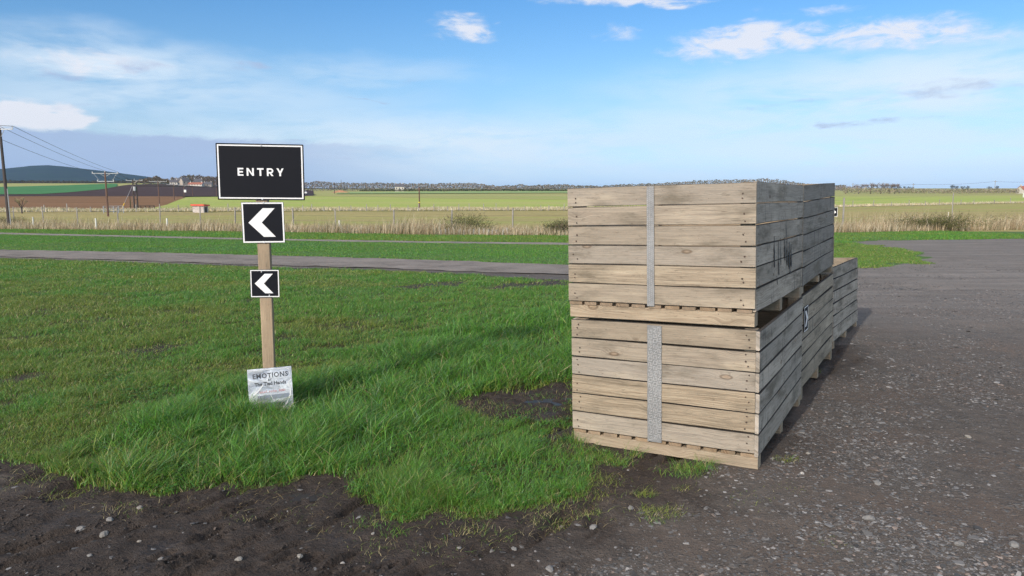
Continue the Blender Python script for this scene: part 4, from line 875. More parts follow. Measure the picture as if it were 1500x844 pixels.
for k, ((px, py), tp) in enumerate(zip(fp, tops)):
    x, y, z = G(px, py); hh = (py-tp)/F*y; P3.append((x, y, z, hh))
    m = MB(); m.plank((-.05, -.05, -.1), (0, 0, 1), (1, 0, 0), (0, 1, 0), hh+.1, .10, .10, ch=.012, seg=4, jit=.004)
    m.build('post', M_fpost, fence, (x, y, z), (radians(random.uniform(-1, 1)), radians(random.uniform(-1.4, 1.4)), random.uniform(0, 1)))
m = MB()
for (a, b_) in zip(P3[:-1], P3[1:]):
    for f_ in (.35, .62, .92):
        pa = np.array((a[0], a[1]-.055, a[2]+a[3]*f_)); pb = np.array((b_[0], b_[1]-.055, b_[2]+b_[3]*f_)); m.tube(pa, pb, .004, .004, 4, False)
m.build('wires', M_wire, fence); tag(fence, 'post and wire fence of grey wooden posts running through the dead reeds', 'fence')
fence2 = empty('wire_fence', (0, 0, 0)); tag(fence2, 'distant post and wire fence along the pale dead grass line', 'fence')
q = []; m = MB()
for px in list(range(-60, 340, 33))+list(range(445, 840, 19))+list(range(1243, 1520, 25)):
    px_ = px+random.uniform(-5, 5); u = pu(px_); y = float(sN(u)); x = u*y; z = float(T(x, y)); hh = random.uniform(1.0, 1.7)
    m2 = MB(); m2.box((-.07, -.07, 0), (.07, .07, hh)); m2.build('post', M_fpost, fence2, (x, y, z)); q.append((x, y, z+1.0))
for a, b_ in zip(q[:-1], q[1:]): m.tube(a, b_, .006, .006, 4, False)
m.build('wires', M_wire, fence2)
# pale stakes standing in the reeds
base = None
for (px, py, tp, lab) in [(49, 334, 318, 'pale stake in the reeds right of the leaning dark pole'), (141, 337, 320, 'pale stake below the tall brown utility pole'), (245, 337, 320, 'pale stake in the reeds left of the entry board'), (498, 339, 323, 'pale stake in the reeds just right of the entry board'), (1388, 324, 311, 'fat pale tree guard beside the tallest fence post')]:
    x, y, z = G(px, py); m = MB(); hh = (py-tp)/F*y; m.tube((0, 0, -.05), (0, 0, hh), .055, .05, 10); o = m.build('tree_guard', M_guard); o.location = (x, y, z); o.rotation_euler = (random.uniform(-.04, .04), random.uniform(-.04, .04), 0); tag(o, lab, 'tree guard')
m = MB(); m.tube((0, 0, -.05), (0, 0, .34), .034, .032, 8); m.tube((.05, 0, -.05), (.05, 0, .38), .012, .012, 5); src = m.build('hedge_guard', simple('dull_guard', (.36, .34, .30), .7, .2, 20, 0, 0)); first = True
for px0, px1, py, n_, lab in ((646, 742, 344.5, 15, 'short grey guard tube on a hedge plant in front of the mid bush'), (1318, 1496, 338.5, 17, 'short pale guard tube on a hedge plant below the right bush')):
    for i in range(n_):
        px = px0+(px1-px0)*(i+random.uniform(-.25, .25))/(n_-1); x, y, z = G(px, py-(0 if px < 1200 else (px-1318)/178*3)+random.uniform(-.4, .4)); o = src if first else src.copy()
        if not first: C.objects.link(o)
        first = False; o.location = (x, y-.2, z); s = random.uniform(.75, 1.15); o.scale = (1, 1, s); o.rotation_euler = (random.uniform(-.12, .12), random.uniform(-.12, .12), random.uniform(0, 6)); tag(o, lab, 'tree guard', 'hedge guards right' if px > 1200 else 'hedge guards middle')
# ------------------------------------------------------------------ bushes and trees (bare twigs, some leaf)
M_twig = mat_blade('twig_and_leaf', .8, .12)
def twigs(cx, cy, cz, rx, ry, rz, n, ln, wd, cols, wts, up=.6, cl=None):
    """thin slivers filling an uneven crown; returns V, colour"""
    cl = cl or max(5, int(rx*rz*2)); C_ = rng.normal(0, .48, (cl, 3))*np.array([rx, ry, rz*.75]); C_[:, 2] = np.clip(C_[:, 2], -rz*.8, rz*.9)
    i = rng.integers(0, cl, n); p = C_[i]+rng.normal(0, 1, (n, 3))*np.array([rx, ry, rz])*.24
    d = p/np.array([rx, ry, rz])+rng.normal(0, .6, (n, 3)); d[:, 2] = np.abs(d[:, 2])*up+.1; d /= np.linalg.norm(d, axis=1, keepdims=True)
    s = np.cross(d, rng.normal(0, 1, (n, 3))); s /= np.linalg.norm(s, axis=1, keepdims=True)
    L_ = (ln*rng.uniform(.5, 1.5, n))[:, None]; w_ = (wd*rng.uniform(.6, 1.4, n))[:, None]
    p = p+np.array([cx, cy, cz]); V = np.stack([p-s*w_, p+s*w_, p+d*L_], 1).reshape(-1, 3)
    c = palette(n, cols, np.tile(wts, (n, 1))); return V, np.repeat(c, 3, 0)
def crown_obj(name, V, c, parent=None, **kw):
    n = len(V)//3; return tag(link(name, np_mesh(name, V, None, np.arange(n*3).reshape(n, 3), {'col': c}), M_twig, parent), **kw)
BR = [(.12, .09, .06), (.18, .14, .10), (.06, .045, .035), (.085, .10, .028), (.13, .135, .04)]
for (px0, px1, py, tp, wts, lab) in [(640, 722, 344, 318, [.2, .1, .3, .45, .3], 'low dark olive bush in the reeds left of a fence post'), (788, 860, 344, 320, [.35, .15, .4, .1, .1], 'low bare brown bush in the reeds by the crates'), (1310, 1460, 339, 314, [.15, .1, .3, .5, .5], 'long low olive bush behind the row of pale guards at the right'), (-40, 32, 330, 318, [.2, .1, .1, .3, .5], 'yellowish scrub at the left edge behind the dark pole')]:
    a = G(px0, py); b_ = G(px1, py); cx, cy = (a[0]+b_[0])/2, (a[1]+b_[1])/2+1.2; w = (b_[0]-a[0])/2; hh = (py-tp)/F*cy
    n = int(1900*w/1.5); V, c = twigs(cx, cy, float(T(cx, cy))+hh*.45, w*.85, .8, hh*.55, n, .16, .010, BR, wts, 1.0, int(10*w))
    V2, c2 = twigs(cx, cy, float(T(cx, cy))+hh*.5, w*.8, .7, hh*.4, n, .045, .020, [(.09, .11, .025), (.14, .15, .04), (.06, .07, .02)], [.4, .3, .3], .2, int(10*w))
    e = empty('bush', (0, 0, 0)); tag(e, lab, 'bush'); crown_obj('foliage', np.concatenate([V, V2]), np.concatenate([c, c2]), e)
    m = MB()
    for k in range(int(5*w)): xx = cx+random.uniform(-w, w)*.85; z0 = float(T(xx, cy)); m.tube((xx, cy, z0-.05), (xx+random.uniform(-.15, .15), cy+random.uniform(-.1, .1), z0+hh*.7), .012, .005, 5)
    m.build('foliage_stems', M_creo, e)
def branchy(m, p, d, ln, r, depth, spread, tips):
    d = d/np.linalg.norm(d); q = p+d*ln; m.tube(p, q, r, r*.68, 6 if depth > 1 else 4, depth > 2); tips.append(q)
    if depth == 0: return
    for k in range(random.choice((2, 3, 3))):
        nd = d+np.array((random.uniform(-1, 1), random.uniform(-1, 1), random.uniform(-.35, .5)))*spread; branchy(m, q, nd, ln*random.uniform(.6, .85), r*.62, depth-1, spread, tips)
def tree(px, py, tp, wpx, y, lab, cols=BR, wts=(.4, .4, .2, 0, 0), group=None, flat=.5, dens=1.0, seed=0, z=None, name='bare_tree'):
    """a single tree of real size at distance y"""
    random.seed(seed+px); u = pu(px); x = u*y; zb = float(T(x, y)) if z is None else z; ztop = CH+(HZ-tp)/F*y; hh = max(3, ztop-zb); rx = wpx/F*y/2
    e = empty(name, (x, y, zb)); tag(e, lab, 'tree', group); m = MB(); tips = []
    tr = hh*.035; m.tube((0, 0, -.3), (0, 0, hh*.30), tr*1.3, tr, 8); 
    for k in range(5):
        a = 2*pi*k/5+random.random(); branchy(m, np.array((0, 0, hh*.28)), np.array((cos(a)*rx/hh*1.6, sin(a)*rx/hh*1.6, .9)), hh*.24, tr*.6, 3, .55, tips)
    m.build('trunk', M_creo2 if cols is BR else M_creo, e)
    tips = np.array(tips); tips = tips[tips[:, 2] > hh*.45]; sc = np.array([rx/max(.1, np.abs(tips[:, 0]).max()), 1, 1]); n = int(1300*dens); i = rng.integers(0, len(tips), n)
    V, c = twigs(0, 0, 0, 1, 1, 1, n, hh*.085, hh*.0045, cols, wts, .7, 4); V = V.reshape(-1, 3, 3); ctr = V.mean(1, keepdims=True)
    V = V-ctr+(tips[i]*sc+rng.normal(0, 1, (n, 3))*np.array([rx*.13, rx*.13, hh*.05]))[:, None]; V[..., 2] = np.minimum(V[..., 2], hh*1.0+rng.normal(0, hh*.02, (n, 1)))
    o = crown_obj('crown', V.reshape(-1, 3), c, e); return e
D1 = 620.
for (px, tp, w, lab) in [(1230, 270.5, 16, 'low bare tree just right of the crates on the skyline'), (1249, 268.3, 13, 'first round bare tree on the right skyline'), (1266, 267.6, 13, 'second bare tree on the right skyline, tall and narrow'), (1281, 267.6, 13, 'third bare tree on the right skyline'), (1293, 267.8, 12, 'fourth bare tree on the right skyline, touching its neighbour'), (1301, 269.3, 9, 'last small bare tree of the skyline group')]:
    tree(px, 279, tp-.6, w*1.25, D1, lab, [(.26, .22, .21), (.33, .29, .27), (.18, .15, .15)], (.4, .4, .2), 'bare trees on the right skyline', seed=3, dens=1.5)
for (px, tp, w, lab) in [(1308, 272.5, 6, 'tiny dark tree right of the bare skyline group'), (1317, 271.8, 9, 'small dark tree on the skyline between the group and the pylon'), (1325, 273, 6, 'very small dark tree beside a skyline pole'), (1383, 270.5, 8, 'dark round tree alone on the right horizon'), (1389, 271.8, 6, 'lower tree leaning on the dark lone one'), (1399, 272, 7, 'dark bush like tree right of the lone round one'), (1406, 272.2, 6, 'small dark tree on the far right horizon'), (1437, 272.2, 8, 'far bluish tree near a horizon pole'), (1448, 272.3, 4, 'tiny far tree just right of the horizon pole')]:
    tree(px, 277, tp, w, 900., lab, [(.045, .055, .04), (.07, .075, .05), (.03, .035, .03)], (.4, .3, .3), 'dark trees on the right skyline', seed=5, dens=.7)
# the pale thorn bush in front of the brown field
a = G(42, 312); e = tree(42, 312, 296.5, 14, a[1]-3, 'pale scrubby thorn bush before the brown field', [(.34, .28, .13), (.26, .22, .12), (.42, .36, .2)], (.4, .3, .3), dens=.45, name='thorn_bush')
# woods on the skyline: one mass each
def woods(name, label, pts, y, depth, n, cols, wts, tw=1.0):
    """pts: (px, top_px) outline of the tree tops at distance y"""
    P = np.array(pts, float); px = rng.uniform(P[0, 0], P[-1, 0], n); tp = np.interp(px, P[:, 0], P[:, 1])+2.0*(fbm(px*.35, px*0, 91)-.5)*1.6+1.2*(fbm(px*1.3, px*0, 92)-.5)
    yy = y+rng.random(n)*depth; x = pu(px)*yy; zb = T(x, yy); zt = CH+(HZ-tp)/F*y; hh = np.maximum(zt-zb, 1); z = zb+hh*rng.random(n)**.8
    d = rng.normal(0, 1, (n, 3)); d[:, 2] = np.abs(d[:, 2])+.5; d /= np.linalg.norm(d, axis=1, keepdims=True); s = np.cross(d, rng.normal(0, 1, (n, 3))); s /= np.linalg.norm(s, axis=1, keepdims=True)
    sz = y*.0013*tw; p = np.stack([x, yy, z], 1); L_ = rng.uniform(.6, 2.2, (n, 1))*sz; w_ = rng.uniform(.25, .6, (n, 1))*sz; V = np.stack([p-s*w_, p+s*w_, p+d*L_], 1)
    V[..., 2] = np.minimum(V[..., 2], (zb+hh*1.05)[:, None]); c = palette(n, cols, np.tile(wts, (n, 1)))*(.7+.6*fbm(px*.5, z*.2, 95))[:, None]
    return crown_obj(name, V.reshape(-1, 3), np.repeat(c, 3, 0), label=label, cat='woods', kind='stuff')
GW = [(.17, .15, .13), (.12, .105, .09), (.22, .195, .17), (.08, .085, .05)]
woods('far_woods', 'grey brown leafless woods along the middle horizon', [(440, 268.5), (458, 268), (470, 265.8), (482, 267), (500, 268), (520, 268), (545, 268.5), (560, 268), (600, 269.5), (615, 269), (640, 269.8), (648, 268.2), (660, 269), (690, 269), (700, 269), (712, 271), (740, 273), (752, 271), (765, 270.5), (775, 272), (800, 271), (822, 270.6), (840, 271.5), (860, 272.5), (880, 273), (900, 270.5), (930, 270), (960, 269), (1000, 266), (1040, 263.5), (1090, 263), (1105, 261.8), (1125, 262.5), (1150, 266), (1170, 269), (1190, 270), (1230, 272)], 1050., 160., 26000, GW, [.4, .25, .25, .1])
woods('far_hedge', 'dark green hedge line under the middle woods', [(530, 278.3), (640, 278.4), (700, 278.2), (790, 277.5), (830, 278.8)], 1000., 12., 5000, [(.035, .045, .02), (.06, .075, .025)], [.5, .5], .8)
woods('hill_foot_woods', 'dark band of woods behind the wheat field at the left', [(-120, 262), (0, 264), (40, 264.5), (100, 265), (150, 265.5), (190, 265.5), (235, 265)], 1300., 200., 12000, [(.055, .05, .045), (.08, .07, .055), (.035, .04, .03)], [.4, .3, .3])
woods('village_woods', 'brown leafless trees round the hamlet at the left', [(205, 266), (222, 261.5), (232, 260.5), (240, 258), (247, 262), (258, 263.5), (262, 259.5), (268, 262), (275, 258.5), (285, 257), (300, 257.5), (312, 259), (325, 259), (350, 261), (380, 263), (440, 268)], 1000., 120., 15000, [(.13, .095, .065), (.17, .13, .10), (.075, .06, .045), (.06, .075, .03)], [.35, .3, .25, .1])
woods('right_scrub', 'pale scrub along the foot of the right skyline trees', [(1226, 275), (1260, 275), (1300, 276.3), (1340, 276.8), (1480, 276.5)], 600., 15., 6000, [(.26, .22, .17), (.15, .15, .07), (.36, .32, .24)], [.4, .3, .3], .8)
# ------------------------------------------------------------------ overhead line
def wire(name, A, B, sag, r, lab, n=14):
    m = MB(); A, B = np.array(A, float), np.array(B, float); pr = None
    for k in range(n+1):
        t = k/n; p = A*(1-t)+B*t; p[2] -= sag*4*t*(1-t)
        if pr is not None: m.tube(pr, p, r, r, 5, False)
        pr = p
    return tag(m.build(name, M_cable), lab, 'wire', 'overhead wires')
def upole(px, py, tp, thick, mt, arm=1.1, armang=0., low=False, lab='', dx_top=0, hpole=False, simple_=False):
    x, y, z = G(px, py); hh = (py-tp)/F*y*1.005; e = empty('utility_pole', (x, y, z), (0, 0, armang)); tag(e, lab, 'pole', 'utility poles'); m = MB()
    if hpole: m.tube((-.35, 0, -.3), (-.35, 0, hh), thick*1.1, thick*.8, 8); m.tube((.35, 0, -.3), (.35, 0, hh*.9), thick*1.1, thick*.8, 8); m.box((-.5, -.1, hh*.55), (.5, .1, hh*.57)); m.box((-.5, -.1, hh*.3), (.5, .1, hh*.32))
    else: m.tube((0, 0, -.3), (0, 0, hh), thick*1.15, thick*.8, 10)
    m.build('pole', mt, e)
    ends = []
    if not simple_:
        m = MB(); m.box((-arm, -.06, hh-.28), (arm, .06, hh-.16)); m.tube((-arm*.45, 0, hh-.2), (0, -.0, hh-.75), .03, .03, 5); m.tube((arm*.45, 0, hh-.2), (0, 0, hh-.75), .03, .03, 5); m.build('crossarm', M_steel, e)
        for ax in (-arm*.95, 0, arm*.95):
            m = MB(); zz = hh-.16 if ax else hh; m.tube((ax, 0, zz), (ax, 0, zz+.12), .05, .07, 8); m.tube((ax, 0, zz+.12), (ax, 0, zz+.22), .08, .05, 8); m.build('insulator', M_insul, e)
            ends.append((x+ax*cos(armang), y+ax*sin(armang), z+zz+.22))
        if low:
            m = MB(); m.box((-arm*.62, -.05, hh*.78), (arm*.62, .05, hh*.80)); m.build('crossarm', M_steel, e)
            for ax in (-arm*.6, arm*.6):
                m = MB(); m.tube((ax, 0, hh*.80), (ax, 0, hh*.80+.2), .07, .05, 8); m.build('insulator', M_insul, e)
            m = MB(); m.tube((-arm*.95, -.05, hh), (-arm*.5, -.05, hh*.82), .025, .025, 5); m.tube((arm*.95, -.05, hh), (arm*.55, -.05, hh*.82), .02, .02, 5); m.build('jumper_cable', M_steel, e)
    return e, ends, (x, y, z, hh)
x, y, z = G(14, 334.5); hh = (334.5-191)/F*y; e = empty('utility_pole', (x, y, z), (0, radians(-.4), radians(0))); tag(e, 'thick dark utility pole at the left edge with a single side arm', 'pole', 'utility poles')
m = MB(); m.tube((0, 0, -.3), (0, 0, hh), .125, .085, 12); m.build('pole', M_creo, e)
m = MB(); m.box((-.15, -.05, hh-.11), (.95, .02, hh-.04)); m.tube((.02, -.04, hh-.7), (.32, -.04, hh-.14), .02, .02, 6); m.build('crossarm', M_steel, e)
m = MB(); m.tube((.93, -.01, hh-.03), (.93, -.01, hh+.14), .045, .035, 8); m.build('insulator', M_insul, e)
m = MB(); m.tube((.13, -.03, 0), (.13, -.03, hh*.40), .03, .03, 6); m.build('cable_guard', M_steel, e)
E1 = [(x+.02, y, z+hh+.1), (x+.93, y, z+hh+.14), (x-.4, y-.2, z+hh-.6)]
p2 = upole(158.5, 317, 253.5, .15, M_creo2, 1.9, .35, True, 'brown utility pole with two crossarms before the brown field')
for k, (a, b_) in enumerate(zip((E1[0], E1[1], E1[2]), (p2[1][1], p2[1][2], p2[1][0]))): wire('overhead_wire', a, b_, .25, .016, ('wire from the top of the dark left pole', 'wire from the side arm of the dark left pole', 'lowest wire running off the dark left pole')[k])
back = [(-22, 172), (-26, 170), (-20, 190)]
for k, a in enumerate(E1[:2]): wire('overhead_wire', a, (a[0]-14, a[1]-14, a[2]+1.4), .3, .016, ('upper wire leaving the frame from the dark left pole', 'outer wire leaving the frame from the dark left pole')[k])
p3 = upole(199.5, 306, 264, .17, M_creo, 1.7, .3, False, 'twin legged utility pole with a transformer right of the brown pole', hpole=True)
X3 = p3[2]; m = MB(); m.tube((0, -.35, X3[3]*.62), (0, -.35, X3[3]*.76), .3, .3, 12); m.build('transformer', M_steel, p3[0])
for k in range(3): wire('overhead_wire', p2[1][k], p3[1][k], .8, .03, ('left', 'middle', 'right')[k]+' thin wire of three between the brown pole and the twin legged pole')
m = MB(); A = np.array((X3[0]-.4, X3[1], X3[2]+X3[3]*.82)); Bp = np.array(G(178, 307)); m.tube(A, Bp, .035, .035, 6); gwy = m.build('guy_wire', M_steel); tag(gwy, 'slanting stay wire of the twin legged pole', 'stay wire')
d = (A-Bp)/np.linalg.norm(A-Bp); m = MB(); m.tube(Bp+d*.05, Bp+d*1.9, .10, .10, 8); m.build('yellow_guard', simple('yellow_plastic', (.75, .45, .05), .6, .1, 10, 0, 0), gwy)
prev = p3[1]
for (px, py, tp, lab, sm) in [(233.5, 299.5, 265.5, 'slim reddish pole with a crossarm by the field corner', False), (255.3, 293.3, 270, 'next slim pole beyond the field corner', False), (270, 289.6, 271.5, 'dark pole carrying a small white box', False), (282.5, 288, 273, 'thin bare pole behind the red roofed shed', True), (317.5, 288, 272, 'thin bare pole just left of the entry board', True)]:
    if sm: p = upole(px, py, tp, .15, M_creo2, lab=lab, simple_=True)
    else:
        p = upole(px, py, tp, .15, M_creo2, 2.4, .2, False, lab)
        for k in range(3): wire('overhead_wire', prev[k], p[1][k], 1.2, .05, ('left', 'middle', 'right')[k]+' thin wire meeting the '+lab.split(' by ')[0].split(' beyond')[0])
        prev = p[1]
    if px == 270: m = MB(); m.box((.1, -.7, p[2][3]*.42), (1.1, -.15, p[2][3]*.62)); m.build('meter_box', M_white, p[0])
# the thick cable that crosses in front of the dark field
a = np.array((X3[0], X3[1], X3[2]+X3[3]*.79)); wire('overhead_cable', a, (a[0]+150, a[1]+190, CH+(HZ-273.8)/F*(a[1]+190)), 1.0, .07, 'thicker pale cable crossing in front of the dark field')
for (px, py, tp, th, lab, y) in [(614.5, 307, 274.5, .17, 'slim brown pole with yellow band standing in the green field', None), (490, 283.3, 268.5, .28, 'short dark pole right of the entry board', None), (504.5, 280, 263.5, .28, 'thin mast rising above the far woods', 1000), (650.5, 281.5, 268, .3, 'thin pole before the far woods, right of the field pole', None)]:
    if y: x_ = pu(px)*y; yy = y; zz = float(T(x_, yy)); hh = CH+(HZ-tp)/F*yy-zz
    else: x_, yy, zz = G(px, py); hh = (py-tp)/F*yy
    e = empty('slim_pole', (x_, yy, zz)); tag(e, lab, 'pole'); m = MB(); m.tube((0, 0, -.3), (0, 0, hh), th, th*.7, 8); m.build('pole', M_creo2 if px == 614.5 else M_creo, e)
    if px == 614.5: m = MB(); m.tube((0, 0, hh*.30), (0, 0, hh*.34), .2, .2, 8); m.build('yellow_band', simple('yellow_band_paint', (.7, .6, .05), .6, .1, 10, 0, 0), e)
# far line on the right: pylon poles and wires
pr = None
for (px, tp, lab) in [(1240, 268, 'first faint pole of the far right line'), (1327, 268.6, 'faint pole of the far line above the dark trees'), (1444.5, 264.5, 'faint pole of the far line near the right edge'), (1540, 262, 'faint pole of the far line beyond the frame')]:
    y = 800.; x = pu(px)*y; z = float(T(x, y)); hh = CH+(HZ-tp)/F*y-z; e = empty('line_pole', (x, y, z)); tag(e, lab, 'pole', 'far line poles'); m = MB(); m.tube((0, 0, 0), (0, 0, hh), .26, .2, 6); m.build('pole', M_fpost, e); m = MB(); m.box((-1.6, -.1, hh-1.6), (1.6, .1, hh-1.3)); m.build('crossarm', M_fpost, e)
    if pr is not None: wire('overhead_wire', pr, (x, y, z+hh-1.2), 1.5, .10, 'faint far wire left of the '+lab)
    pr = (x, y, z+hh-1.2)
# flagpoles, small van and houses at the right end of the horizon
for (px, tp, lab) in [(1488.5, 264, 'leftmost white flagpole at the far right'), (1493.5, 262, 'second white flagpole at the far right'), (1498.5, 261, 'rightmost white flagpole at the frame edge')]:
    y = 420.; x = pu(px)*y; z = float(T(x, y)); hh = CH+(HZ-tp)/F*y-z; m = MB(); m.tube((0, 0, 0), (0, 0, hh), .16, .09, 8); m.tube((0, 0, hh), (0, 0, hh+.3), .2, .05, 8); o = m.build('flagpole', M_white); o.location = (x, y, z); tag(o, lab, 'flagpole', 'white flagpoles')
M_roofred = simple('orange_roof_tile', (.32, .13, .085), .8, .25, 2, 0, 0); M_roofgrey = simple('slate_roof', (.10, .10, .11), .7, .2, 2, 0, 0); M_wall = simple('rendered_wall', (.55, .52, .46), .85, .12, 2, 0, 0); M_stone = simple('stone_wall', (.36, .32, .27), .9, .25, 3, 0, 0); M_glass = simple('window_glass', (.03, .035, .045), .15, .1, 5, 0, 0)
def house(px, y, w, d, h, rh, mw, mr, rot, lab, z=None, lift=0., chim=True):
    x = pu(px)*y; z = float(T(x, y)) if z is None else z; e = empty('house', (x, y, z+lift), (0, 0, rot)); tag(e, lab, 'house')
    m = MB(); m.box((-w/2, -d/2, -2), (w/2, d/2, h)); m.poly([(-d/2, h), (d/2, h), (0, h+rh*.96)], -w/2+.05, w/2-.05, axes=((0, 1, 0), (0, 0, 1), (1, 0, 0))); m.build('wall', mw, e)
    m = MB()
    for s in (-1, 1):
        m.add([(-w/2-.3, s*(d/2+.3), h-.2), (w/2+.3, s*(d/2+.3), h-.2), (w/2+.3, 0, h+rh), (-w/2-.3, 0, h+rh), (-w/2-.3, s*(d/2+.3), h-.02), (w/2+.3, s*(d/2+.3), h-.02), (w/2+.3, 0, h+rh+.2), (-w/2-.3, 0, h+rh+.2)], [(0, 1, 2, 3), (4, 5, 6, 7), (0, 1, 5, 4), (0, 4, 7, 3), (1, 5, 6, 2)])
    rf = m.build('roof', mr, e)
    if chim:
        for s in (-.8, .8):
            m = MB(); m.box((s*w/2-.45, -.4, h+rh*.6), (s*w/2+.45, .4, h+rh+1.3)); m.build('chimney', mw, rf)
    for k in range(max(2, int(w/3.2))):
        xx = -w/2+w*(k+.5)/max(2, int(w/3.2)); m = MB(); m.box((xx-.5, -d/2-.04, h*.45), (xx+.5, -d/2+.02, h*.8)); m.build('window', M_glass, e)
    return e
ht = CH+(HZ-271.5)/F*900
for a_ in [(264, 930, 9, 7, 3.2, 3, M_wall, M_roofgrey, .3, 'white gabled cottage at the left of the hamlet'), (272, 940, 12, 8, 4.5, 4, M_stone, M_roofgrey, -.3, 'tall grey house with chimneys in the hamlet'), (279.5, 920, 9, 8, 5.5, 4, M_stone, M_roofgrey, .9, 'steep gabled grey house in the middle of the hamlet'),
           (296, 915, 17, 8, 2.2, 2.2, M_wall, M_roofred, 0, 'long low barn with an orange roof in the hamlet'), (299, 940, 10, 8, 5, 4, M_wall, M_roofgrey, .4, 'pale house behind the orange roofed barn'), (313, 925, 10, 7, 3, 2.6, M_stone, M_roofgrey, .1, 'grey house nearest the entry board'),
           (588, 1030, 12, 8, 6, 4, M_wall, M_roofgrey, .2, 'pale far house among the middle woods'), (1487, 640, 9, 7, 3, 3, M_wall, M_roofred, .2, 'small orange roofed house on the far right horizon'), (1495.5, 655, 8, 7, 2.6, 2.6, M_wall, M_roofred, .1, 'second red house at the right frame edge')]:
    house(*a_)
# a white van by the far right road, a pale road
def van(px, y, lab, L_=6.2, col=None):
    x = pu(px)*y; z = float(T(x, y)); e = empty('van', (x, y, z), (0, 0, .05)); tag(e, lab, 'van'); m = MB()
    m.poly([(-L_/2, .45), (L_/2, .45), (L_/2, 1.15), (L_/2-.5, 1.45), (L_/2-1.2, 2.35), (-L_/2, 2.45)], -1, 1, axes=((1, 0, 0), (0, 0, 1), (0, -1, 0))); m.build('body', col or M_white, e)
    m = MB(); m.poly([(L_/2-.62, 1.5), (L_/2-1.15, 2.15), (L_/2-1.8, 2.15), (L_/2-1.8, 1.5)], 1.0, 1.02, axes=((1, 0, 0), (0, 0, 1), (0, -1, 0))); m.build('window', M_glass, e)
    for s in (-1, 1):
        for w_ in (-1, 1): m = MB(); m.tube((s*L_*.32, w_*.8, .36), (s*L_*.32, w_*1.02, .36), .36, .36, 14); m.build('wheel', M_creo, e)
van(1498, 330., 'white van at the far right edge beside the road')
van(450.5, 560., 'small white van by the field edge just right of the entry board', 4.5)
rdN = [G(1470, 277.2), G(1500, 283.2), G(1560, 292)]; rdF = [G(1470, 276.6), G(1500, 280.8), G(1560, 288)]
strip('road', [p[:2] for p in rdN], [p[:2] for p in rdF], mat_track('road_surface', 1.5), .25)
# earth heap and silage clamp right of the board
def heap(px, py, w, h, y, m, lab, name):
    x = pu(px)*y; z = float(T(x, y)); n = 26; V = []; Fc = []
    for j in range(8):
        for i in range(n): a = 2*pi*i/n; r = (1-j/7)**.7*(1+.15*sin(a*3+j)); V.append((cos(a)*w*r, sin(a)*w*.5*r, h*(j/7)))
    for j in range(7):
        for i in range(n): Fc.append((j*n+i, j*n+(i+1) % n, (j+1)*n+(i+1) % n, (j+1)*n+i))
    mb = MB(); mb.add(V, Fc); o = mb.build(name, m); o.location = (x, y, z); tag(o, lab, 'heap')
heap(503, 281, 8.5, 2.6, 700., simple('orange_earth', (.36, .20, .11), .95, .25, 1, 0, 0), 'low heap of orange earth before the far woods', 'earth_heap')
heap(456, 285.5, 5.2, 1.2, 480., simple('black_sheet', (.02, .02, .022), .5, .2, 2, 0, 0), 'long black covered clamp beside the white van', 'silage_clamp')
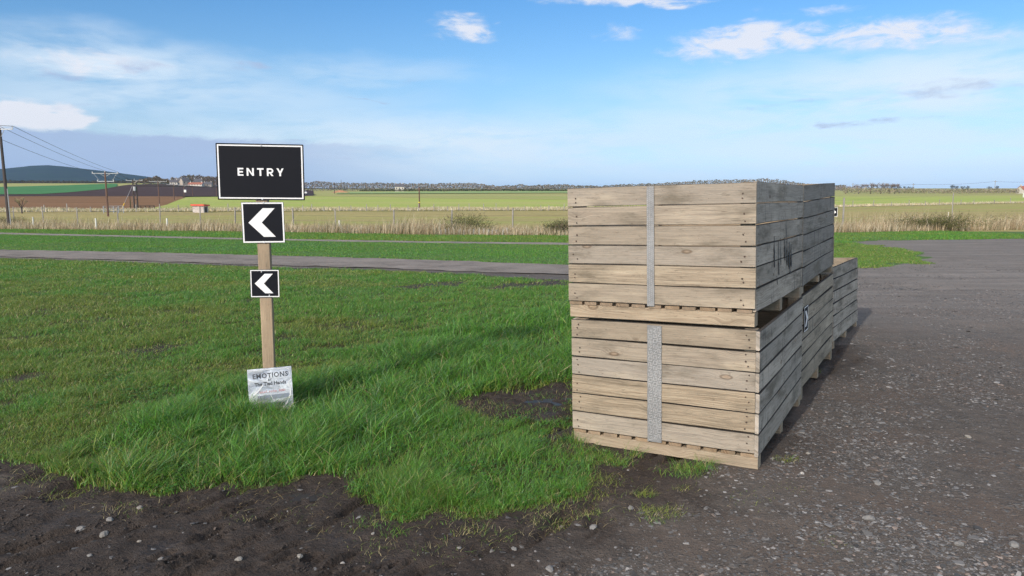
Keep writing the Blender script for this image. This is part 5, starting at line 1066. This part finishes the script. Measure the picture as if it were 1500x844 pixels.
# ------------------------------------------------------------------ red roofed shed, hurdles
x, y, z = G(290.5, 311.5); k_ = y/F
sh = empty('shed', (x, y, z), (0, 0, -.12)); tag(sh, 'small pale brick shed with a red lean to roof in the dead grass', 'shed')
w, d, h = 17*k_, 14*k_*.9, 9.6*k_; m = MB(); m.box((-w/2, 0, -.2), (w/2, d, h))
def mat_brick():
    m, t, b, o = mat('pale_brick'); n = N(t, 'ShaderNodeTexBrick'); t.links.new(vmul(t, N(t, 'ShaderNodeTexCoord').outputs['Object'], (1, 1, 1)), n.inputs['Vector'])
    mp = N(t, 'ShaderNodeCombineXYZ'); s = N(t, 'ShaderNodeSeparateXYZ'); t.links.new(objco(t), s.inputs[0]); t.links.new(mth(t, 'ADD', s.outputs[0], s.outputs[1]), mp.inputs[0]); t.links.new(s.outputs[2], mp.inputs[1]); t.links.new(mp.outputs[0], n.inputs['Vector'])
    n.inputs['Color1'].default_value = (.46, .42, .39, 1); n.inputs['Color2'].default_value = (.34, .28, .26, 1); n.inputs['Mortar'].default_value = (.55, .53, .5, 1); n.inputs['Scale'].default_value = 2.2; n.inputs['Mortar Size'].default_value = .03
    t.links.new(n.outputs[0], b.inputs['Base Color']); b.inputs['Roughness'].default_value = .9; return m
m.build('wall', mat_brick(), sh)
m = MB(); m.poly([(-.25, h), (d+.25, h-.05), (d+.25, h+.2), (-.25, h+2.6*k_)], -w/2-.25, w/2+.25, axes=((0, 1, 0), (0, 0, 1), (1, 0, 0))); m.build('roof', simple('red_sheet_roof', (.55, .085, .05), .6, .2, 2, 0, 0), sh)
m = MB(); m.box((w/2-.0, d*.25, 0), (w/2+.04, d*.7, h*.8)); m.build('door', M_creo, sh)
for (px0, px1, py, tp, rails, lab) in [(152, 181, 312.5, 302, 4, 'pale metal hurdle gate behind the brown pole'), (200, 226, 307, 301.5, 3, 'dark timber hurdles left of the bright green field')]:
    a = np.array(G(px0, py)); b_ = np.array(G(px1, py-.6)); hh = (py-tp)/F*a[1]; e = empty('hurdle', (0, 0, 0)); tag(e, lab, 'fence'); m = MB()
    for r in range(rails): zz = hh*(.25+.72*r/(rails-1)); m.tube(a+[0, 0, zz], b_+[0, 0, zz], .05, .05, 5)
    m.build('rails', M_steel if rails == 4 else M_creo, e)
    for k in range(5): p = a+(b_-a)*k/4; m = MB(); m.tube(p, p+np.array((0, 0, hh)), .08, .08, 6); m.build('post', M_steel if rails == 4 else M_creo, e)
# ------------------------------------------------------------------ air
bm_ = MB(); bm_.box((-7000, -60, -14), (7000, 6800, 175))
hz = bpy.data.materials.new('haze'); hz.use_nodes = True; t = hz.node_tree; t.nodes.clear(); o_ = N(t, 'ShaderNodeOutputMaterial'); pv = N(t, 'ShaderNodeVolumePrincipled')
pv.inputs['Color'].default_value = (.42, .66, 1, 1); pv.inputs['Density'].default_value = HAZE; pv.inputs['Anisotropy'].default_value = 0.0
t.links.new(pv.outputs[0], o_.inputs['Volume'])
tag(bm_.build('haze', hz), kind='stuff')
